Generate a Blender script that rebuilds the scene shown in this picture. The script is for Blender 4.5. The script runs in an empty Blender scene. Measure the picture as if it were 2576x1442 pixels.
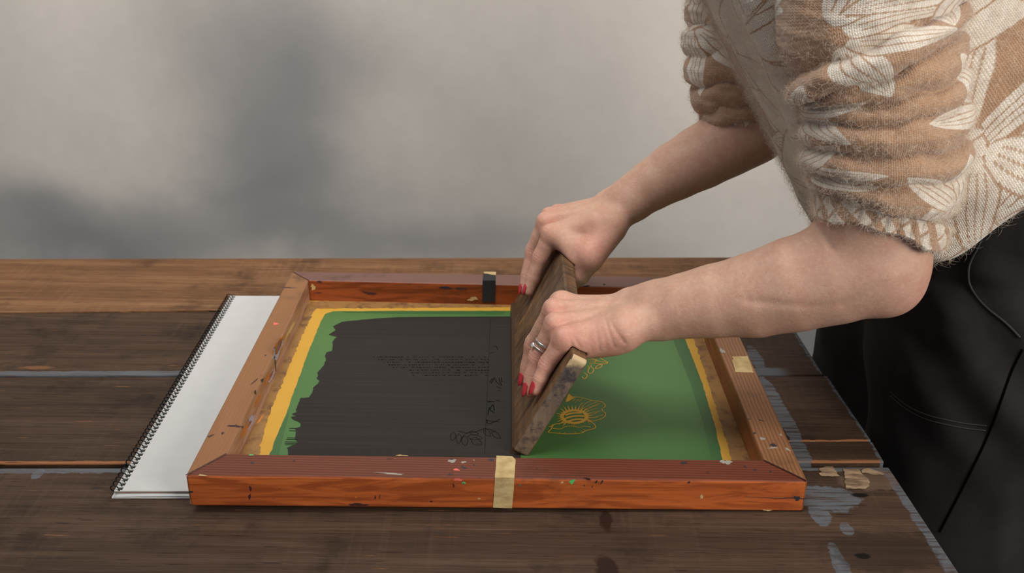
import bpy, bmesh, math, random
import numpy as np
from mathutils import Vector, Matrix
from mathutils.bvhtree import BVHTree

S = bpy.context.scene
COL = S.collection
rng = np.random.default_rng(7)
random.seed(7)
PI = math.pi

# ------------------------------------------------------------------ camera, world, light, exposure
FOC, TILT, ROLL, CH = 2503.3, .41533, .0125, .54065
cam_d = bpy.data.cameras.new('camera'); cam = bpy.data.objects.new('camera', cam_d); COL.objects.link(cam)
cam_d.sensor_width = 36; cam_d.lens = FOC / 2576 * 36; cam_d.clip_start = .02; cam_d.clip_end = 30
cam.matrix_world = Matrix.Translation((0, 0, CH)) @ Matrix.Rotation(PI/2 - TILT, 4, 'X') @ Matrix.Rotation(ROLL, 4, 'Z')
cam_d.dof.use_dof = True; cam_d.dof.focus_distance = .96; cam_d.dof.aperture_fstop = 9
S.camera = cam
S.view_settings.view_transform = 'Standard'; S.view_settings.look = 'None'
S.view_settings.gamma = 1; S.view_settings.use_curve_mapping = False
S.view_settings.exposure = 0.0
wd = bpy.data.worlds.new('world'); S.world = wd; wd.use_nodes = True
wd.node_tree.nodes['Background'].inputs[0].default_value = (.80, .88, 1.0, 1)
wd.node_tree.nodes['Background'].inputs[1].default_value = .25

def area(name, loc, target, size, power, col, sy=None):
    d = bpy.data.lights.new(name, 'AREA'); d.shape = 'RECTANGLE'; d.size = size; d.size_y = sy or size
    d.energy = power; d.color = col
    o = bpy.data.objects.new(name, d); COL.objects.link(o); o.location = loc
    o.rotation_euler = (Vector(target) - Vector(loc)).to_track_quat('-Z', 'Y').to_euler()
    return o
area('window_light', (1.32, -.55, .97), (.15, .95, .1), .75, 30, (1, .945, .87))
wl = area('added_wall_fill', (-.35, .75, 2.1), (-.3, 1.92, .3), 1.2, 20, (1, .965, .92)); wl.data.spread = math.radians(100)  # overhead fill lamp added to brighten the wall

# ------------------------------------------------------------------ pixel <-> place helpers
def ray(px, py):
    du, dv = px-1288, py-721
    cr, sr = math.cos(ROLL), math.sin(ROLL)
    u = du*cr + dv*sr; v = -du*sr + dv*cr
    ct, st = math.cos(TILT), math.sin(TILT)
    return np.array([u/FOC, ct - v/FOC*st, -st - v/FOC*ct])
CAM = np.array([0, 0, CH])
def Z(px, py, z=0.):
    d = ray(px, py); return CAM + d*(z-CH)/d[2]
def Y(px, py, y):
    d = ray(px, py); return CAM + d*y/d[1]
XR, OFFL = .2618, .0065
def off(x): return OFFL*(XR-x)/.545+.0004            # the screen frame lies tilted: its left side is propped by the sketchbook
def F(px, py, h):                               # point on the frame's own (tilted) plane at height h
    k = OFFL/.545; d = ray(px, py)
    t = (h + .0004 + k*XR - CH)/(d[2] + k*d[0]); return CAM + d*t

# ------------------------------------------------------------------ node helpers
class Mat:
    def __init__(s, name, rough=.6, base=(.5, .5, .5)):
        s.m = bpy.data.materials.new(name); s.m.use_nodes = True; s.t = s.m.node_tree
        s.b = s.t.nodes['Principled BSDF']; s.b.inputs['Roughness'].default_value = rough
        s.b.inputs['Base Color'].default_value = (*base, 1)
        s._tc = None
    def n(s, typ, ins=None, **props):
        nd = s.t.nodes.new(typ)
        for k, v in props.items(): setattr(nd, k, v)
        for k, v in (ins or {}).items():
            i = nd.inputs[k]
            if isinstance(v, bpy.types.NodeSocket): s.t.links.new(v, i)
            else:
                if isinstance(v, tuple) and len(v) == 3 and i.type == 'RGBA': v = (*v, 1)
                i.default_value = v
        return nd
    def tc(s, out='Object'):
        if s._tc is None: s._tc = s.n('ShaderNodeTexCoord')
        return s._tc.outputs[out]
    def map(s, scale=(1, 1, 1), loc=(0, 0, 0), rot=(0, 0, 0), src=None):
        return s.n('ShaderNodeMapping', {'Vector': src or s.tc(), 'Scale': scale, 'Location': loc, 'Rotation': rot}).outputs[0]
    def noise(s, vec, scale=5, detail=4, rough=.55, dist=0.):
        return s.n('ShaderNodeTexNoise', {'Vector': vec, 'Scale': scale, 'Detail': detail, 'Roughness': rough, 'Distortion': dist}).outputs[0]
    def ma(s, op, a, b=None, c=None, clamp=False):
        ins = {0: a}
        if b is not None: ins[1] = b
        if c is not None: ins[2] = c
        return s.n('ShaderNodeMath', ins, operation=op, use_clamp=clamp).outputs[0]
    def step(s, v, lo, hi, a=0., b=1.):
        nd = s.n('ShaderNodeMapRange', {'Value': v, 'From Min': lo, 'From Max': hi, 'To Min': a, 'To Max': b}, interpolation_type='SMOOTHSTEP')
        return nd.outputs[0]
    def mix(s, f, a, b, blend='MIX'):
        nd = s.n('ShaderNodeMix', {0: f, 6: a, 7: b}, data_type='RGBA', blend_type=blend); return nd.outputs[2]
    def sep(s, v):
        nd = s.n('ShaderNodeSeparateXYZ', {0: v}); return nd.outputs
    def comb(s, x, y, z):
        return s.n('ShaderNodeCombineXYZ', {0: x, 1: y, 2: z}).outputs[0]
    def attr(s, name, out='Color'):
        return s.n('ShaderNodeAttribute', attribute_name=name).outputs[out]
    def col(s, c): s.t.links.new(c, s.b.inputs['Base Color']); return s
    def rough(s, c): s.t.links.new(c, s.b.inputs['Roughness']); return s
    def bump(s, h, strength=.3, dist=.001):
        nd = s.n('ShaderNodeBump', {'Height': h, 'Strength': strength, 'Distance': dist})
        s.t.links.new(nd.outputs[0], s.b.inputs['Normal']); return s

def lin(r, g, b):
    return tuple(((c/255)/12.92 if c/255 <= .04045 else ((c/255+.055)/1.055)**2.4) for c in (r, g, b))
def flat(name, c, rough=.6, **kw):
    M = Mat(name, rough, c)
    for k, v in kw.items(): M.b.inputs[k.replace('_', ' ')].default_value = v
    return M.m

# ------------------------------------------------------------------ object helpers
def link(name, me, mats, parent=None, smooth=False):
    o = bpy.data.objects.new(name, me); COL.objects.link(o)
    for m in (mats if isinstance(mats, (list, tuple)) else [mats]): me.materials.append(m)
    if smooth: me.polygons.foreach_set('use_smooth', [True]*len(me.polygons))
    if parent is not None:
        o.parent = parent; o.matrix_parent_inverse = Matrix.Translation(-Vector(parent.location)) if parent.type == 'EMPTY' else Matrix()
    return o
def thing(name, label, cat, loc=(0, 0, 0), group=None):
    o = bpy.data.objects.new(name, None); COL.objects.link(o); o.location = loc; o.empty_display_size = .05
    o['label'] = label; o['category'] = cat
    if group: o['group'] = group
    return o
def pymesh(name, V, Fc, mi=None):
    me = bpy.data.meshes.new(name); me.from_pydata([tuple(map(float, v)) for v in V], [], [tuple(map(int, f)) for f in Fc])
    if mi is not None: me.polygons.foreach_set('material_index', mi)
    me.update(); return me
def bevel(o, w=.001, seg=2):
    b = o.modifiers.new('bevel', 'BEVEL'); b.width = w; b.segments = seg; b.limit_method = 'ANGLE'; b.angle_limit = .6
    return o
def box(name, lo, hi, mat, parent=None, bev=.001):
    x0, y0, z0 = lo; x1, y1, z1 = hi
    V = [(x0, y0, z0), (x1, y0, z0), (x1, y1, z0), (x0, y1, z0), (x0, y0, z1), (x1, y0, z1), (x1, y1, z1), (x0, y1, z1)]
    Fc = [(0, 3, 2, 1), (4, 5, 6, 7), (0, 1, 5, 4), (1, 2, 6, 5), (2, 3, 7, 6), (3, 0, 4, 7)]
    o = link(name, pymesh(name, V, Fc), mat, parent)
    return bevel(o, bev) if bev else o
class Poly:                                     # collects flat or thin outlines of several materials into one mesh
    def __init__(s): s.bm = bmesh.new()
    def add(s, pts, mi=0, thick=0., up=(0, 0, 1)):
        vs = [s.bm.verts.new(tuple(map(float, p))) for p in pts]
        try: f = s.bm.faces.new(vs)
        except ValueError: return
        f.normal_update()
        if f.normal.dot(Vector(up)) < 0: f.normal_flip()
        f.material_index = mi
        fs = [f]
        if thick:
            g = bmesh.ops.extrude_face_region(s.bm, geom=[f])
            nv = [e for e in g['geom'] if isinstance(e, bmesh.types.BMVert)]
            bmesh.ops.translate(s.bm, verts=nv, vec=Vector(up).normalized()*thick)
            for e in g['geom']:
                if isinstance(e, bmesh.types.BMFace): fs.append(e)
        bmesh.ops.triangulate(s.bm, faces=[x for x in fs if len(x.verts) > 4])
    def stroke(s, pts, w, mi=0, up=(0, 0, 1), taper=0.):
        P = np.array(pts, float); up = np.array(up, float)
        n = len(P)
        if n > 2:                               # Catmull-Rom refinement
            Q = []
            for i in range(n-1):
                p0, p1, p2, p3 = P[max(i-1, 0)], P[i], P[i+1], P[min(i+2, n-1)]
                for t in np.linspace(0, 1, 5)[:-1]:
                    Q.append(.5*((2*p1)+(-p0+p2)*t+(2*p0-5*p1+4*p2-p3)*t*t+(-p0+3*p1-3*p2+p3)*t**3))
            Q.append(P[-1]); P = np.array(Q)
        T = np.gradient(P, axis=0); T /= np.linalg.norm(T, axis=1)[:, None]+1e-9
        N = np.cross(up, T); t = np.linspace(0, 1, len(P))
        W = w/2*(1 - taper*t)
        L = [s.bm.verts.new(tuple(a)) for a in P + N*W[:, None]]; R = [s.bm.verts.new(tuple(a)) for a in P - N*W[:, None]]
        for i in range(len(P)-1):
            f = s.bm.faces.new((R[i], R[i+1], L[i+1], L[i])); f.material_index = mi
    def build(s, name, mats, parent=None, smooth=False):
        me = bpy.data.meshes.new(name); s.bm.to_mesh(me); s.bm.free(); return link(name, me, mats, parent, smooth)
def rag(pts, amp, step, closed=True, seed=1):   # roughens an outline
    r = np.random.default_rng(seed); out = []; P = [np.array(p, float) for p in pts]; n = len(P)
    for i in range(n if closed else n-1):
        a, b = P[i], P[(i+1) % n]; L = np.linalg.norm(b-a); k = max(1, int(L/step))
        nn = np.array([-(b-a)[1], (b-a)[0]]+[0]*(len(a)-2))/(L+1e-9)
        for j in range(k):
            out.append(a + (b-a)*j/k + nn*r.normal(0, amp)*(1 if j else .4))
    if not closed: out.append(P[-1])
    return out
def tube(name, pts, rad, mat, parent=None, sides=8, closed=False):
    P = np.array(pts, float); n = len(P); R = np.broadcast_to(np.array(rad, float), (n,))
    T = np.gradient(P, axis=0)
    if closed: T = np.roll(P, -1, 0)-np.roll(P, 1, 0)
    T /= np.linalg.norm(T, axis=1)[:, None]+1e-12
    a = np.array([0, 0, 1.]) if abs(T[0, 2]) < .9 else np.array([1., 0, 0])
    U = np.cross(T[0], a); U /= np.linalg.norm(U); V = []
    for i in range(n):
        U = U - T[i]*(U@T[i]); U /= np.linalg.norm(U)+1e-12; W = np.cross(T[i], U)
        for k in range(sides):
            q = 2*PI*k/sides; V.append(P[i]+R[i]*(math.cos(q)*U+math.sin(q)*W))
    Fc = []
    for i in range(n if closed else n-1):
        j = (i+1) % n
        for k in range(sides):
            k2 = (k+1) % sides; Fc.append((i*sides+k, i*sides+k2, j*sides+k2, j*sides+k))
    if not closed: Fc += [tuple(range(sides))[::-1], tuple((n-1)*sides+k for k in range(sides))]
    return link(name, pymesh(name, V, Fc), mat, parent, True)

# ------------------------------------------------------------------ materials
def wood(name, dark, mid, light, axis=0, grain=1., contrast=.5, rough=.6, lines=0., seed=0., dirt=None, bump=.25, fine=1.):
    M = Mat(name, rough)
    sc = [60*fine, 60*fine, 60*fine]; sc[axis] = 1.6
    v = M.map(tuple(sc), (seed, seed*1.7, seed*.6))
    n1 = M.noise(v, 1.0*grain, 6, .6, .6)
    sc2 = [260*fine]*3; sc2[axis] = 7
    n2 = M.noise(M.map(tuple(sc2), (seed, 3, 1)), 1, 3, .6)
    n3 = M.noise(M.map((6, 6, 6), (seed*2, 1, 5)), 1, 4, .6)
    f = M.ma('ADD', M.ma('MULTIPLY', n1, .55), M.ma('ADD', M.ma('MULTIPLY', n2, .25), M.ma('MULTIPLY', n3, .2)))
    lo, hi = .5-.28*(1-contrast)-.06, .5+.28*(1-contrast)+.06
    r = M.n('ShaderNodeValToRGB', {'Fac': f}); cr = r.color_ramp
    cr.elements[0].position = lo; cr.elements[0].color = (*dark, 1); cr.elements[1].position = hi; cr.elements[1].color = (*light, 1)
    e = cr.elements.new((lo+hi)/2); e.color = (*mid, 1)
    c = r.outputs[0]
    h = M.ma('ADD', n1, M.ma('MULTIPLY', n2, .6))
    if lines:                                   # dark growth-ring lines along the grain
        sc3 = [300]*3; sc3[axis] = 2.2
        w = M.n('ShaderNodeTexWave', {'Vector': M.map((1, 1, 1), (seed*.1, 0, 0)), 'Scale': 78, 'Distortion': 2.2, 'Detail': 2, 'Detail Scale': 1.2}, wave_type='BANDS', bands_direction='XYZ'[1 if axis == 0 else 0], wave_profile='SIN').outputs['Fac']
        c = M.mix(M.ma('MULTIPLY', M.step(w, .35, .95), lines), c, tuple(x*.42 for x in dark))
    if dirt:
        dn = M.noise(M.map((9, 9, 9), (seed*3, 2, 7)), 1, 6, .7)
        c = M.mix(M.step(dn, .48, .72, 0, .75), c, dirt)
    M.col(c).bump(h, bump, .0012)
    M.c, M.h = c, h
    return M

# wall: hand-mottled warm grey plaster with darker blue-grey clouds
WY = 1.92
def wall_material():
    M = Mat('mottled_grey_plaster', .9)
    p = M.tc(); dis = M.n('ShaderNodeTexNoise', {'Vector': p, 'Scale': 2.6, 'Detail': 5, 'Roughness': .55}).outputs[1]
    pd = M.n('ShaderNodeVectorMath', {0: p, 1: M.n('ShaderNodeVectorMath', {0: M.n('ShaderNodeVectorMath', {0: dis, 1: (.5, .5, .5)}, operation='SUBTRACT').outputs[0], 3: .30}, operation='SCALE').outputs[0]}, operation='ADD').outputs[0]
    c = M.mix(M.step(M.noise(p, 2.2, 4, .45), .3, .72), lin(186, 180, 172), lin(206, 199, 190))
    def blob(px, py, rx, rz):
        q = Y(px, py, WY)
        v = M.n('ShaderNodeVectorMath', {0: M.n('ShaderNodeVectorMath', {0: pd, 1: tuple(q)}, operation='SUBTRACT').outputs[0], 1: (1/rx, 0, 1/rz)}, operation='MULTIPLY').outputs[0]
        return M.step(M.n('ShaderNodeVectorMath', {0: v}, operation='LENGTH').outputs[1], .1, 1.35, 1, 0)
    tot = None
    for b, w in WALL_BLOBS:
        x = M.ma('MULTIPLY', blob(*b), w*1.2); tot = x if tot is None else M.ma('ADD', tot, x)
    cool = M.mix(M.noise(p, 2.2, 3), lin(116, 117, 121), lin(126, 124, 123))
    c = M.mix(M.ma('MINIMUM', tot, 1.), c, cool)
    fine = M.noise(M.map((1, 1, 1)), 40, 5, .65)
    c = M.mix(M.step(fine, .3, .7, 0, .06), c, lin(120, 116, 112))
    M.col(c).bump(M.noise(p, 9, 6, .6), .03, .01)
    return M.m
WALL_BLOBS = [((640, 260, .20, .26), .40), ((700, 440, .22, .16), .30), ((380, 560, .34, .12), .40), ((60, 600, .34, .13), .5), ((900, 640, .40, .08), .35), ((1350, 660, .3, .05), .15), ((560, 60, .22, .14), .12), ((800, 170, .2, .13), .22), ((870, 540, .22, .12), .25), ((2040, 850, .22, .14), 1.3)]  # soft clouds; the last entry paints shade low behind the table's right end

GREY = lin(92, 95, 100)
def table_wood(name, dark, mid, light, seed, edge=None, extra=(), spots=(), bands=(), ew=.003, orange_edges=()):
    """weathered plank; grey paint where edge/extra masks say (plank ends, seams, splashes)"""
    M = wood(name, dark, mid, light, 0, 1., .42, .62, 0, seed, tuple(x*.45 for x in dark), .5)
    c = M.c
    p = M.tc(); X = M.sep(p)
    rg = M.noise(M.map((14, 60, 20), (seed, 0, 0)), 1, 5, .7); rg2 = M.noise(M.map((60, 60, 60), (seed, 4, 0)), 1, 6, .7)
    # paler cross-grain saw marks
    sw = M.noise(M.map((190, 5, 5), (seed, 1, 2)), 1, 2, .5)
    c = M.mix(M.step(M.ma('MULTIPLY', sw, M.noise(M.map((5, 7, 5), (seed, 8, 1)), 1, 3)), .27, .40, 0, .16), c, light)
    fg = M.noise(M.map((9, 1000, 40), (seed*2, 0, 6)), 1, 3, .6)     # fine open grain
    c = M.mix(M.step(fg, .50, .68, 0, .55), c, tuple(x*.42 for x in dark))
    c = M.mix(M.step(M.noise(M.map((12, 800, 40), (seed*4, 3, 6)), 1, 3, .6), .60, .74, 0, .5), c, tuple(x*1.35 for x in light))
    for (x0, y0, x1, y1, wd, xa, xb) in orange_edges:       # narrow orange-brown line along an edge
        sl = (y1-y0)/(x1-x0)
        d = M.ma('ABSOLUTE', M.ma('SUBTRACT', X[1], M.ma('ADD', M.ma('MULTIPLY', X[0], sl), y0-sl*x0)))
        d = M.ma('ADD', d, M.ma('MULTIPLY', M.ma('SUBTRACT', M.noise(M.map((40, 9, 1), (seed, 7, 0)), 1, 5, .65), .5), .005))
        k = M.ma('MULTIPLY', M.ma('MULTIPLY', M.step(X[0], xa, xa+.004), M.step(X[0], xb, xb+.004, 1, 0)), M.step(X[2], -.0022, -.0012))
        c = M.mix(M.ma('MULTIPLY', M.step(d, wd, wd+.0008, .8, 0), k), c, lin(150, 98, 62))
    # short rusty scratches
    sc = M.noise(M.map((16, 240, 40), (seed*5, 0, 3)), 1, 3, .6)
    c = M.mix(M.step(sc, .66, .76, 0, .7), c, lin(150, 96, 58))
    c = M.mix(M.step(M.noise(M.map((22, 420, 40), (seed*3, 0, 3)), 1, 2, .6), .60, .72, 0, .75), c, tuple(x*.3 for x in dark))
    paint = None; bands_m = None
    def add(m):
        nonlocal paint; paint = m if paint is None else M.ma('MAXIMUM', paint, m)
    wob = M.ma('MULTIPLY', M.ma('SUBTRACT', rg2, .5), .012)
    if edge is not None:                        # (x0,y0,x1,y1) end line: paint hugging it
        (x0, y0, x1, y1) = edge; L = math.hypot(x1-x0, y1-y0); nx, ny = (y1-y0)/L, -(x1-x0)/L
        d = M.ma('ADD', M.ma('MULTIPLY', M.ma('SUBTRACT', X[0], x0), nx), M.ma('MULTIPLY', M.ma('SUBTRACT', X[1], y0), ny))
        add(M.step(M.ma('ADD', M.ma('ABSOLUTE', d), wob), ew, ew+.0015, 1, 0))
    for (bx, by, rx, ry, ang) in extra:
        v = M.map((1/rx, 1/ry, 0), (0, 0, 0), (0, 0, 0), M.n('ShaderNodeVectorMath', {0: p, 1: (bx, by, 0)}, operation='SUBTRACT').outputs[0])
        v = M.n('ShaderNodeVectorRotate', {'Vector': v, 'Angle': ang}, rotation_type='Z_AXIS').outputs[0]
        ln = M.n('ShaderNodeVectorMath', {0: v}, operation='LENGTH').outputs[1]
        add(M.step(M.ma('ADD', ln, M.ma('MULTIPLY', M.ma('ADD', M.ma('SUBTRACT', rg, .5), M.ma('SUBTRACT', rg2, .5)), 1.0)), .93, 1.02, 1, 0))
    for (x0, y0, x1, y1, wd, xm, am) in bands:     # paint along a seam, up to xm
        sl = (y1-y0)/(x1-x0)
        d = M.ma('ABSOLUTE', M.ma('SUBTRACT', X[1], M.ma('ADD', M.ma('MULTIPLY', X[0], sl), y0-sl*x0)))
        d = M.ma('ADD', d, M.ma('MULTIPLY', M.ma('SUBTRACT', M.noise(M.map((60, 9, 1), (seed, 5, 0)), 1, 5, .65), .5), am))
        bk = M.ma('MULTIPLY', M.step(d, wd, wd+.0012, 1, 0), M.step(X[0], xm, xm+.02, 1, 0)); bands_m = bk
    if paint is not None:
        worn = M.step(M.noise(M.map((20, 300, 30), (seed, 2, 2)), 1, 5, .65), .38, .54, .12, .95)
        c = M.mix(M.ma('MULTIPLY', paint, worn), c, GREY)
    if bands_m is not None: c = M.mix(M.ma('MULTIPLY', bands_m, M.step(M.noise(M.map((14, 400, 30), (seed, 6, 2)), 1, 5, .65), .34, .58, .45, .95)), c, GREY)
    for (bx, by, rx, ry, colr, am) in spots:
        v = M.map((1/rx, 1/ry, 0), (0, 0, 0), (0, 0, 0), M.n('ShaderNodeVectorMath', {0: p, 1: (bx, by, 0)}, operation='SUBTRACT').outputs[0])
        ln = M.n('ShaderNodeVectorMath', {0: v}, operation='LENGTH').outputs[1]
        c = M.mix(M.step(M.ma('ADD', ln, M.ma('MULTIPLY', M.ma('SUBTRACT', rg2, .5), 1.6)), .7, 1.1, am, 0), c, colr)
    M.col(c); M.b.inputs['Specular IOR Level'].default_value = .18
    return M.m

# ------------------------------------------------------------------ the setting
def struct(o): o['kind'] = 'structure'; return o
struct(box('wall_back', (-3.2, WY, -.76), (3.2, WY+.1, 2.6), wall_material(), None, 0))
floor_m = Mat('grey_concrete_floor', .7); floor_m.col(floor_m.mix(floor_m.noise(floor_m.tc(), 4, 5), lin(96, 94, 92), lin(120, 117, 113)))
struct(box('floor', (-3.2, -1.2, -.86), (3.2, WY, -.76), floor_m.m, None, 0))

# ------------------------------------------------------------------ table of weathered planks
table = thing('wooden_table', 'large weathered table of dark brown planks with grey paint smears under the printing frame', 'table', (-.3, .95, -.76))
TH = .034
def plank(outline, mat, dz=0., bev=.0016):
    V = [(x, y, dz) for x, y in outline]; n = len(V)
    V += [(x, y, -TH) for x, y in outline]
    Fc = [tuple(range(n)), tuple(range(2*n-1, n-1, -1))] + [(i+n, (i+1) % n + n, (i+1) % n, i) for i in range(n)]
    o = link('plank', pymesh('plank', V, Fc), mat, table); return bevel(o, bev, 3)
def zxy(px, py): q = Z(px, py); return (q[0], q[1])
LX = -1.35
def seam(pl, pr):                               # seam line through two pixels, returns its end points at LX and far right
    a, b = Z(*pl), Z(*pr); s_ = (b[1]-a[1])/(b[0]-a[0]); return lambda x: a[1]+s_*(x-a[0])
s0 = seam((0, 653), (1830, 649)); s1 = seam((0, 788), (540, 783)); s2 = seam((0, 947), (2075, 944)); s3 = seam((0, 1172), (2222, 1168)); s3b = seam((1995, 1110), (2192, 1109))
e1 = zxy(1935, 745); e2a = zxy(1992, 822); e2b = zxy(2071, 941); e3a = zxy(2082, 946); e3b = zxy(2191, 1106); e4a = zxy(2195, 1112); e4b = zxy(2226, 1164); e5a = zxy(2236, 1174); e5b = zxy(2414, 1442)
ex = (e5b[0]-e5a[0])/(e5b[1]-e5a[1])
yf = .47; e5c = (e5a[0]+ex*(yf-e5a[1]), yf)
D1, M1, L1 = lin(40, 28, 20), lin(68, 50, 37), lin(92, 72, 56)
g = .0016
def q2(px, py): return zxy(px, py)
xb1 = e2a[0]-.003
plank([(LX, s1(LX)+g), (xb1, s1(xb1)+g), (e1[0]-.01, s0(e1[0])), (LX, s0(LX))], table_wood('plank_wood_far', lin(78, 52, 32), lin(112, 78, 51), lin(146, 108, 76), 1.3), .001)
def ell(px, py, rx, ry, a=0.): q = Z(px, py); return (q[0], q[1], rx, ry, a)
def spot(px, py, rx, ry, c, am=.8): q = Z(px, py); return (q[0], q[1], rx, ry, c, am)
plank([(LX, s2(LX)+.004), (e2b[0], s2(e2b[0])+g), (e2a[0], s1(e2a[0])-g), (LX, s1(LX)-g)],
      table_wood('plank_wood_second', D1, M1, L1, 4.1, (*e2a, *e2b), [ell(1900, 900, .008, .03)], [spot(90, 925, .02, .004, lin(130, 88, 56), .6)], [(*Z(0, 947)[:2], *Z(430, 945)[:2], .0105, .3, .008)]))
plank([(LX, s3(LX)+.004), (.18, s3(.18)+.004), (.18, s3b(.18)+g*.6), (e3b[0], s3b(e3b[0])+g*.6), (e3a[0], s2(e3a[0])-g), (LX, s2(LX)-g)],
      table_wood('plank_wood_third', lin(38, 27, 20), lin(64, 48, 36), lin(88, 69, 54), 7.7, (*e3a, *e3b), [ell(1945, 1010, .010, .06), ell(1990, 1080, .008, .04)], (), (), .003, [(LX, s3(LX)+.004, .18, s3(.18)+.004, .0030, -2., .18), (.18, s3b(.18), e3b[0], s3b(e3b[0]), .0020, .18, .5)]))
plank([(.183, s3(.183)+.0042), (e4b[0], s3(e4b[0])+.0042), (e4a[0], s3b(e4a[0])-g*.6), (.183, s3b(.183)-g*.6)],
      table_wood('plank_wood_strip', D1, M1, L1, 9.2, (*e4a, *e4b), [ell(2005, 1140, .012, .05)], (), (), .003, [(.18, s3(.18)+.0042, e4b[0], s3(e4b[0])+.0042, .0026, -2., .5)]))
TAPE_OLD = lin(168, 138, 104)
plank([(LX, yf), e5c, e5a, (LX, s3(LX)-g)],
      table_wood('plank_wood_front', lin(44, 32, 24), lin(72, 54, 42), lin(98, 77, 62), 12.9, (*e5a, *e5b),
                 [ell(2078, 1252, .030, .022), ell(2062, 1292, .010, .016), ell(2115, 1420, .007, .03), ell(2130, 1178, .07, .005), ell(95, 1192, .006, .009), ell(2130, 1330, .006, .010)],
                 [spot(1525, 1310, .006, .016, lin(40, 22, 16), .9), spot(1525, 1432, .010, .02, lin(42, 24, 18), .9), spot(2190, 1205, .03, .02, lin(112, 92, 74), .5), spot(2215, 1390, .05, .03, lin(48, 36, 29), .6), spot(2165, 1245, .008, .0035, lin(20, 16, 14), 1), spot(2170, 1398, .007, .004, lin(20, 16, 14), 1), spot(1950, 1255, .02, .01, lin(120, 86, 60), .3)], [(*Z(0, 1176)[:2], *Z(300, 1175)[:2], .0085, Z(330, 1180)[0], .012)], .009), -.0005)
tm = Mat('old_tape_residue', .75); tm.col(tm.mix(tm.step(tm.noise(tm.map((30, 160, 10)), 1, 5, .7), .4, .62), lin(160, 134, 104), lin(98, 76, 58)))
tp = Poly()
for pts in ([(2062, 1178), (2095, 1174), (2112, 1198), (2064, 1197)], [(2121, 1180), (2160, 1182), (2190, 1215), (2178, 1231), (2128, 1230)], [(2172, 1180), (2185, 1178), (2224, 1192), (2222, 1196), (2168, 1190)]):
    P3 = [Z(x, y, .0001) for x, y in pts]; tp.add(rag(P3, .0007, .003, seed=len(pts)), 0, .0003)
tp.build('tape_residue', tm.m, table)['label'] = 'pale scraps of old tape stuck to the front plank'
leg_m = wood('table_leg_wood', D1, M1, L1, 2, seed=3).m
for (lx, ly) in ((-1.2, .60), (-1.2, 1.16), (.2, .60), (.2, 1.16)):
    box('leg', (lx-.04, ly-.04, -.76), (lx+.04, ly+.04, -TH), leg_m, table, .003)
for ly in (.60, 1.16): box('apron', (-1.16, ly-.013, -TH-.09), (.16, ly+.013, -TH), leg_m, table, .002)

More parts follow.
